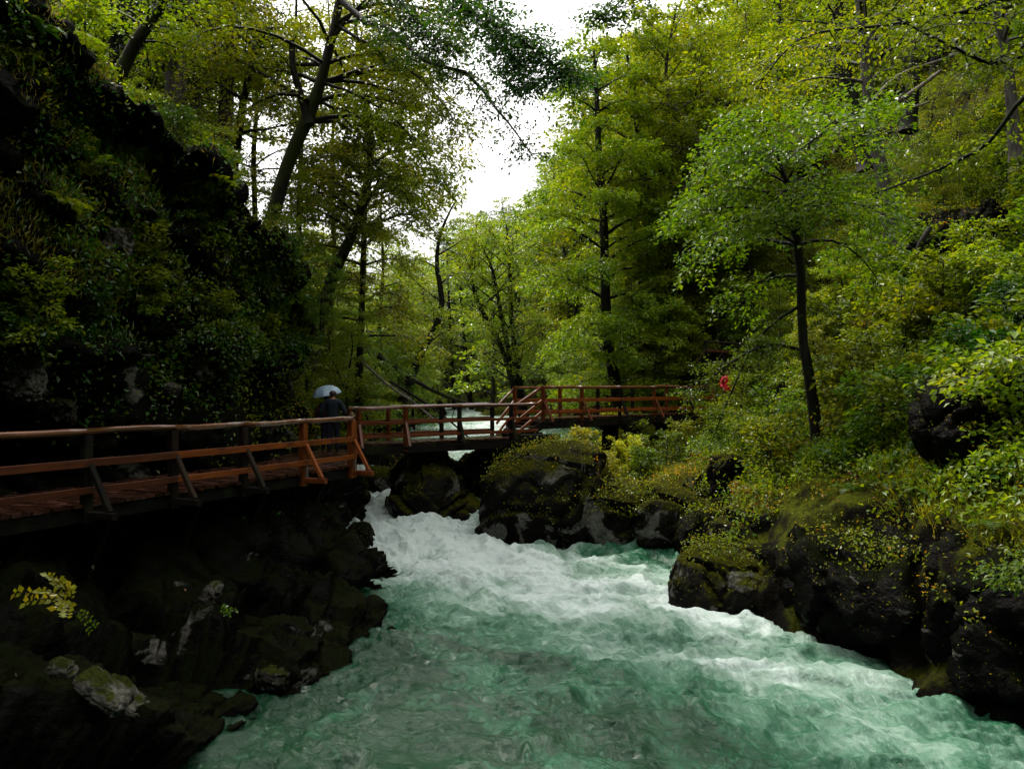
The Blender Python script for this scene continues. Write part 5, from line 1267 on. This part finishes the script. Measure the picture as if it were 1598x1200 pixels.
# left cliff: leafy plants thick on the upper face, thin below
def w_cliff(c, n):
    return in_view(c) * (c[:, 0] > -12.5) * (.25 + np.clip(n[:, 2] + .3, 0, 1)) * (.04 + ns(c, .55, 301, -.2)) * np.interp(c[:, 2], [0, 1, 2.9, 3.6, 4.6, 5.6, 14], [0, 0, .004, .04, .30, 1, 1.3])
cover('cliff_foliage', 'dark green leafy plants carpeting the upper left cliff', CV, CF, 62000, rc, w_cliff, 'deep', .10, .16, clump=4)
cover('cliff_foliage', 'fresh green leaves scattered on the left cliff', CV, CF, 72000, rc, lambda c, n: w_cliff(c, n) * (.25 + ns(c, .5, 333, -.1)), 'green', .10, .35, clump=4)
cover('crest_foliage', 'yellow green leaves and seedlings along the left crest', CV, CF, 22000, rc, lambda c, n: in_view(c) * np.clip(n[:, 2], 0, 1) * (c[:, 2] > 6) * ns(c, .6, 340, -.1) + in_view(c) * (c[:, 1] > 19) * (c[:, 2] > 3) * .6, 'yellowgreen', .10, .3, clump=4)
cover('cliff_grass', 'long wet grass hanging from the left cliff ledges', CV, CF, 16000, rc, lambda c, n: in_view(c) * (c[:, 0] > -12) * np.clip(n[:, 2], 0, 1) ** .5 * (c[:, 2] > 5) * ns(c, .8, 350, .05), 'darkgrass', .26, .02, clump=12, width=.06, blade=True)
cover('fallen_leaves', 'red brown fallen leaves caught on the left rocks', CV, CF, 220, rc, lambda c, n: in_view(c) * np.clip(n[:, 2] - .3, 0, 1), 'litter', .06, .02, upn=.3)
def w_right(c, n):
    return in_view(c) * (c[:, 0] > 3) * (c[:, 2] > water_z(c[:, 1]) + np.where(c[:, 1] < 17, 2.3, 1.3)) * (.25 + np.clip(n[:, 2], 0, 1)) * (1 / (1 + (c[:, 1] / 30) ** 3)) * (c[:, 1] < 60)
cover('undergrowth', 'yellow green leaves of the undergrowth on the right slope', GV, GF, 72000, rc, lambda c, n: w_right(c, n) * (.03 + ns(c, .6, 401, -.12)), 'yellowgreen', .11, .6, clump=5)
cover('undergrowth', 'green leaves of the undergrowth on the right slope', GV, GF, 56000, rc, lambda c, n: w_right(c, n) * (.03 + ns(c, .6, 421, -.05)), 'green', .11, .6, clump=5)
cover('bank_foliage', 'leafy plants overhanging the dark rocks of the near right bank', GV, GF, 28000, rc, lambda c, n: in_view(c) * (c[:, 0] > 4) * (c[:, 1] < 20) * (c[:, 2] > 2.9) * (c[:, 2] < 6) * (.03 + ns(c, .8, 461, -.08)), 'green', .10, .6, clump=5)
cover('bank_foliage', 'yellow green plants overhanging the dark rocks of the near right bank', GV, GF, 20000, rc, lambda c, n: in_view(c) * (c[:, 0] > 4) * (c[:, 1] < 22) * (c[:, 2] > 2.8) * (c[:, 2] < 7) * (.03 + ns(c, .7, 471, -.02)), 'yellowgreen', .10, .6, clump=5)
cover('undergrowth', 'autumn coloured leaves among the right undergrowth', GV, GF, 7000, rc, lambda c, n: w_right(c, n) * (c[:, 1] < 34) * ns(c, .6, 431, .12), 'autumn', .085, .4, clump=4)
cover('slope_grass', 'yellowing grass on the open part of the right slope', GV, GF, 80000, rc, lambda c, n: w_right(c, n) * (c[:, 2] > 4) * (c[:, 0] > .22 * c[:, 1]) * ns(c * [1, 1, 0], .25, 441, -.10), 'grass', .30, .02, clump=10, width=.05, blade=True)
cover('valley_undergrowth', 'leaves of the low growth on the far banks', GV, GF, 40000, rc, lambda c, n: in_view(c) * (c[:, 1] > 26) * (c[:, 1] < 75) * (c[:, 2] > water_z(c[:, 1]) + .5) * ((c[:, 0] < 0) | (c[:, 1] > 36)), 'yellowgreen', .16, .7, clump=5)
cover('fallen_leaves', 'orange fallen leaves on the right bank', GV, GF, 1500, rc, lambda c, n: w_right(c, n) * (c[:, 1] < 28), 'litter', .07, .03, upn=.4)
SV = np.concatenate([s[0] for s in SURF]); offs = np.cumsum([0] + [len(s[0]) for s in SURF[:-1]]); SFc = np.concatenate([s[1] + o for s, o in zip(SURF, offs)])
w_b = lambda c, n: in_view(c) * np.clip(n[:, 2] - .62, 0, 1) * (c[:, 2] > water_z(c[:, 1]) + 1.0)
cover('rock_plants', 'small yellow green plants on the tops of the boulders', SV, SFc, 13000, rc, lambda c, n: w_b(c, n) * (.1 + ns(c, .9, 501, 0)), 'yellowgreen', .07, .12, clump=4)
cover('rock_plants', 'golden and orange leaves lying on the boulders', SV, SFc, 3500, rc, lambda c, n: w_b(c, n) * (.1 + ns(c, .8, 511, .05)), 'autumn', .075, .08, clump=3)
cover('moss', 'tufts of moss on the boulders', SV, SFc, 16000, rc, lambda c, n: in_view(c) * np.clip(n[:, 2], 0, 1) * (c[:, 2] > water_z(c[:, 1]) + .4), 'grass', .045, .01, width=.35, blade=True)

# ferns on real spots of the cliff
def nearest_on_cliff(px, py):
    y = np.maximum(CV[:, 1], .1); qx = 799 + F * CV[:, 0] / y; qy = HOR - F * (CV[:, 2] - CAMZ) / y
    d = (qx - px) ** 2 + (qy - py) ** 2 + (CV[:, 1] < 3) * 1e9; idx = np.where(d < 90)[0]
    if len(idx) == 0: return CV[int(d.argmin())]
    return CV[idx[np.argmin(CV[idx, 1])]]
for i, (px, py, s, lab, mt) in enumerate((
    (100, 325, .55, 'bright fern in the middle of the dark left cliff, left one of a pair', 'yellowgreen'),
    (125, 330, .6, 'bright fern in the middle of the dark left cliff, right one of a pair', 'yellowgreen'),
    (165, 262, .6, 'fern arching right above the bright pair on the left cliff', 'green'),
    (45, 305, .5, 'fern near the left edge beside the bright pair', 'green'),
    (150, 45, .6, 'pale fern on the crest at the top left', 'green'),
    (335, 300, .7, 'fern below the slim trunks on the crest', 'yellowgreen'),
    (355, 310, .6, 'fern at the edge of the crest beneath the spruce', 'green'),
    (500, 540, .6, 'fern hanging from the end of the cliff above the umbrella', 'yellowgreen'),
    (45, 500, .5, 'small dim fern on the lower left cliff', 'green'),
    (140, 515, .45, 'small fern above the white stones of the left cliff', 'green'),
    (520, 585, .55, 'yellowish fern just above the umbrella', 'grass'),
    (70, 60, .7, 'grassy fern in the top left corner', 'deep'))):
    fern(nearest_on_cliff(px, py) + (.05, -.05, .03), s, i * 1.7, lab, i % 3, mt, .25, 'ferns on the left cliff')
for i, (px, py, d, s, lab) in enumerate((
    (1550, 735, 12, .8, 'fern on the bank at the right edge'), (1440, 770, 14, .8, 'dark fern over the black rock on the right'),
    (1480, 690, 14, .8, 'fern above the black rock on the right'), (1390, 790, 15, .8, 'fern at the top of the dark overhang'),
    (1330, 800, 16, .7, 'fern hanging over the shaded right bank'), (1400, 640, 17, .8, 'fern half way up the near right slope'))):
    p = P(px, py, d); p[2] = max(gz(p[0], p[1]) + .05, 0); fern(p, s, i * 2.1, lab, i % 3, 'green', 0, 'ferns on the right bank')

# ------------------------------------------------------------------ fallen logs and dead branches
def log(label, pts, ds, r0, r1, bark, seed, name='fallen_log', cat='log', twigs=0, group=None):
    rng = np.random.default_rng(seed); q = np.array([P(x, y, d) for (x, y), d in zip(pts, ds)]); o = q[0].copy(); q = spline(q - o, 16); W = Wood()
    W.tube(q, np.linspace(r0, r1, 16), 8, .08, rng)
    for i in range(twigs):
        j = int(rng.integers(4, 14)); d = rng.normal(0, 1, 3); d[2] = abs(d[2]) * .6; d /= np.linalg.norm(d); l = rng.uniform(.5, 1.8)
        W.tube(spline([q[j], q[j] + d * l * .5 + rng.normal(0, .1, 3), q[j] + d * l], 5), np.linspace(r1 * .7, .008, 5), 5)
    ob = link(name, W.mesh(name), BARK[bark], loc=tuple(o)); tag(ob, label, cat, group)
log('long pale barked log slanting down the left bank behind the umbrella', [(560, 560), (605, 600), (645, 628), (690, 665)], [30, 29.3, 28.8, 28.3], .05, .035, 'dead', 601, twigs=2)
log('dark fallen trunk lying above the pale log', [(590, 555), (640, 590), (700, 620), (770, 640)], [36, 36, 36.5, 37], .11, .05, 'dark', 602, twigs=6)
log('thin dark trunk fallen towards the upstream water', [(600, 590), (680, 640), (740, 690)], [31, 31, 31], .06, .03, 'dark', 603, twigs=4)
log('grey dead trunk lying across the upper right slope', [(1270, 215), (1330, 192), (1400, 160), (1470, 110)], [29, 29, 29, 29], .13, .06, 'dead', 604, twigs=9, name='dead_branch', cat='dead branch')
log('lower dead branch below the grey dead trunk on the right slope', [(1300, 205), (1340, 196), (1390, 180), (1450, 160)], [28, 28, 28.3, 28.6], .07, .03, 'dead', 605, twigs=7, name='dead_branch', cat='dead branch')
log('upper thin dead limb behind the pale lichen trunk', [(1350, 175), (1400, 120), (1480, 90), (1560, 50)], [30, 30, 30, 30], .09, .03, 'dead', 606, twigs=8, name='dead_branch', cat='dead branch')
log('slim straight dead pole leaning on the right slope', [(1300, 240), (1312, 205), (1323, 170)], [27, 27, 27], .04, .03, 'dead', 607, name='dead_branch', cat='dead branch')
log('mossy root hooked over the dark outcrop on the right slope', [(1428, 405), (1440, 375), (1452, 355)], [22, 21.8, 21.8], .10, .07, 'mossy', 608, name='tree_root', cat='root')
log('bare twig leaning from the rocks below the walkway corner', [(588, 735), (594, 718), (598, 702)], [24, 24, 24], .012, .005, 'pale', 609, name='bare_twig', cat='twig')

# tilted slabs, the light they catch painted in as pale rock, lower left
for i, (px, py, sz, ry, lab) in enumerate((
    (108, 1115, (.52, .35, .13), R(48), 'largest pale grey slab slanting down in the lower left corner'),
    (158, 1070, (.30, .22, .08), R(40), 'pale slab above and right of the largest slab'),
    (200, 1080, (.34, .22, .07), R(38), 'thin pale ledge with a mossy upper edge, lower left'),
    (94, 1045, (.14, .12, .12), R(20), 'small pale block above the largest slab'),
    (15, 1110, (.25, .25, .2), R(40), 'pale slab fragment at the left edge of the picture'),
    (432, 1052, (.24, .2, .14), R(10), 'pale wet rock at the waterline, lower left'),
    (330, 925, (.13, .2, .26), R(12), 'pale streak of rock in the middle of the lower cliff'),
    (42, 588, (.28, .25, .38), R(-5), 'white limestone lump on the cliff left of the walkway posts'),
    (325, 570, (.14, .2, .36), R(-25), 'tall white limestone blade on the cliff above the handrail'),
    (272, 607, (.20, .2, .16), R(10), 'round pale stone in the cliff just above the handrail'),
    (185, 382, (.22, .2, .28), R(5), 'cream coloured rock patch high in the middle of the cliff'),
    (450, 600, (.14, .2, .34), R(0), 'upright pale stone in the cliff left of the umbrella'),
    (100, 640, (.26, .2, .2), R(10), 'broken pale stones just above the handrail at the left'),
    (425, 670, (.22, .2, .16), R(10), 'pale stone between the handrail and the boards'))):
    boulder(lab, tuple(nearest_on_cliff(px, py)), sz, 700 + i, (0, ry, 0), mat=ROCK_P, n=24, power=4.5, amp=.34, group=None, k=7.0, surf=False)


# seedlings and shrubs along the crest of the left cliff
pc, nc = sample_surf(CV, CF, 400, rc, lambda c, n: in_view(c, 0) * np.clip(n[:, 2] - .45, 0, 1) * (c[:, 2] > 5.2) * (c[:, 0] > -9.5) * (c[:, 1] > 11) * (c[:, 1] < 27))
got = []
for p in pc:
    if len(got) >= 64: break
    if any(np.linalg.norm(p - q) < .55 for q in got): continue
    got.append(p); i = len(got)
    planted('shrub', i % 4, p - (0, 0, .1), i * 1.1, .45 + .5 * ((i * 37) % 10) / 10, ['yellowgreen', 'green', 'yellowgreen', 'deep'][i % 4], 'dark', 'shrub', auto_label('crest shrub', ['yellowgreen', 'green', 'yellowgreen', 'deep'][i % 4], 'dark', p[0], p[1], p[2], .45 + .5 * ((i * 37) % 10) / 10), 'shrub', 'shrubs on the crest of the left cliff')
for i, (px, py, d, s_, lk, lab) in enumerate((
    (300, 330, 19.5, .40, 'yellowgreen', 'yellow young tree on the crest below the pale twin trunk'),
    (345, 345, 20, .36, 'yellowgreen', 'young yellow green tree at the foot of the grey spruce'),
    (445, 430, 21.5, .34, 'green', 'young pale green tree beside the foot of the mossy leaning beech'),
    (500, 500, 23, .36, 'green', 'young tree hanging over the cliff end above the umbrella'),
    (545, 560, 25.5, .40, 'yellowgreen', 'young tree on the steep bank just right of the umbrella'),
    (235, 240, 17.5, .30, 'yellowgreen', 'small yellow tree on the crest left of the pale twin trunk'),
    (470, 400, 24, .45, 'yellowgreen', 'young tree right of the mossy beech trunk'))):
    planted('young', i % 3, P(px, py, d) - (0, 0, .3), i * 1.9, s_, lk, 'dark', 'young_tree', lab, 'tree', None, (.1, .15))
low_limb('', [(525, 40), (575, 70), (640, 110), (690, 160), (722, 215)], [21.5, 21, 20.5, 20, 20], 110, 'yellowgreen', 230, leaf=.10, rad=.06, spread_w=.85, name='overhanging_branch', label='upper right limb of the mossy beech, drooping into the sky gap')
low_limb('', [(505, 130), (560, 150), (620, 190), (665, 250), (690, 290)], [22, 21.5, 21, 21, 21], 90, 'yellowgreen', 231, leaf=.10, rad=.05, spread_w=.85, name='overhanging_branch', label='middle right limb of the mossy beech with hanging yellow green leaves')
low_limb('', [(575, 250), (600, 270), (630, 300), (650, 345)], [26, 25.5, 25, 25], 60, 'yellowgreen', 232, leaf=.11, rad=.04, spread_w=.8, name='overhanging_branch', label='lowest limb reaching right into the sky gap from the leaning forked tree')
low_limb('', [(500, 100), (470, 90), (430, 100), (400, 140)], [22.5, 23, 23.5, 24], 50, 'yellowgreen', 233, leaf=.10, rad=.05, spread_w=.8, name='overhanging_branch', label='left limb of the mossy beech reaching toward the bent dark tree')
cover('bank_leaves', 'yellow and rust coloured leaves on the steep left bank beside the umbrella', CV, CF, 9000, rc, lambda c, n: in_view(c) * (c[:, 1] > 22.5) * (c[:, 2] > 2.6), 'autumn', .09, .35, clump=4)
cover('bank_grass', 'rusty grass hanging over the dark rocks at the right edge', GV, GF, 6000, rc, lambda c, n: in_view(c) * (c[:, 0] > 5.5) * (c[:, 1] < 17) * (c[:, 2] > 2.3) * (c[:, 2] < 3.8) * (.02 + ns(c, .8, 481, -.05)), 'grass', .22, .05, clump=12, width=.05, blade=True)
cover('crest_grass', 'bright grass and moss tufts along the crest of the left cliff', CV, CF, 26000, rc, lambda c, n: in_view(c) * np.clip(n[:, 2] - .1, 0, 1) * (c[:, 2] > 6) * (c[:, 0] > -10.5) * (.05 + ns(c, .7, 491, .0)), 'grass', .16, .05, clump=10, width=.10, blade=True)
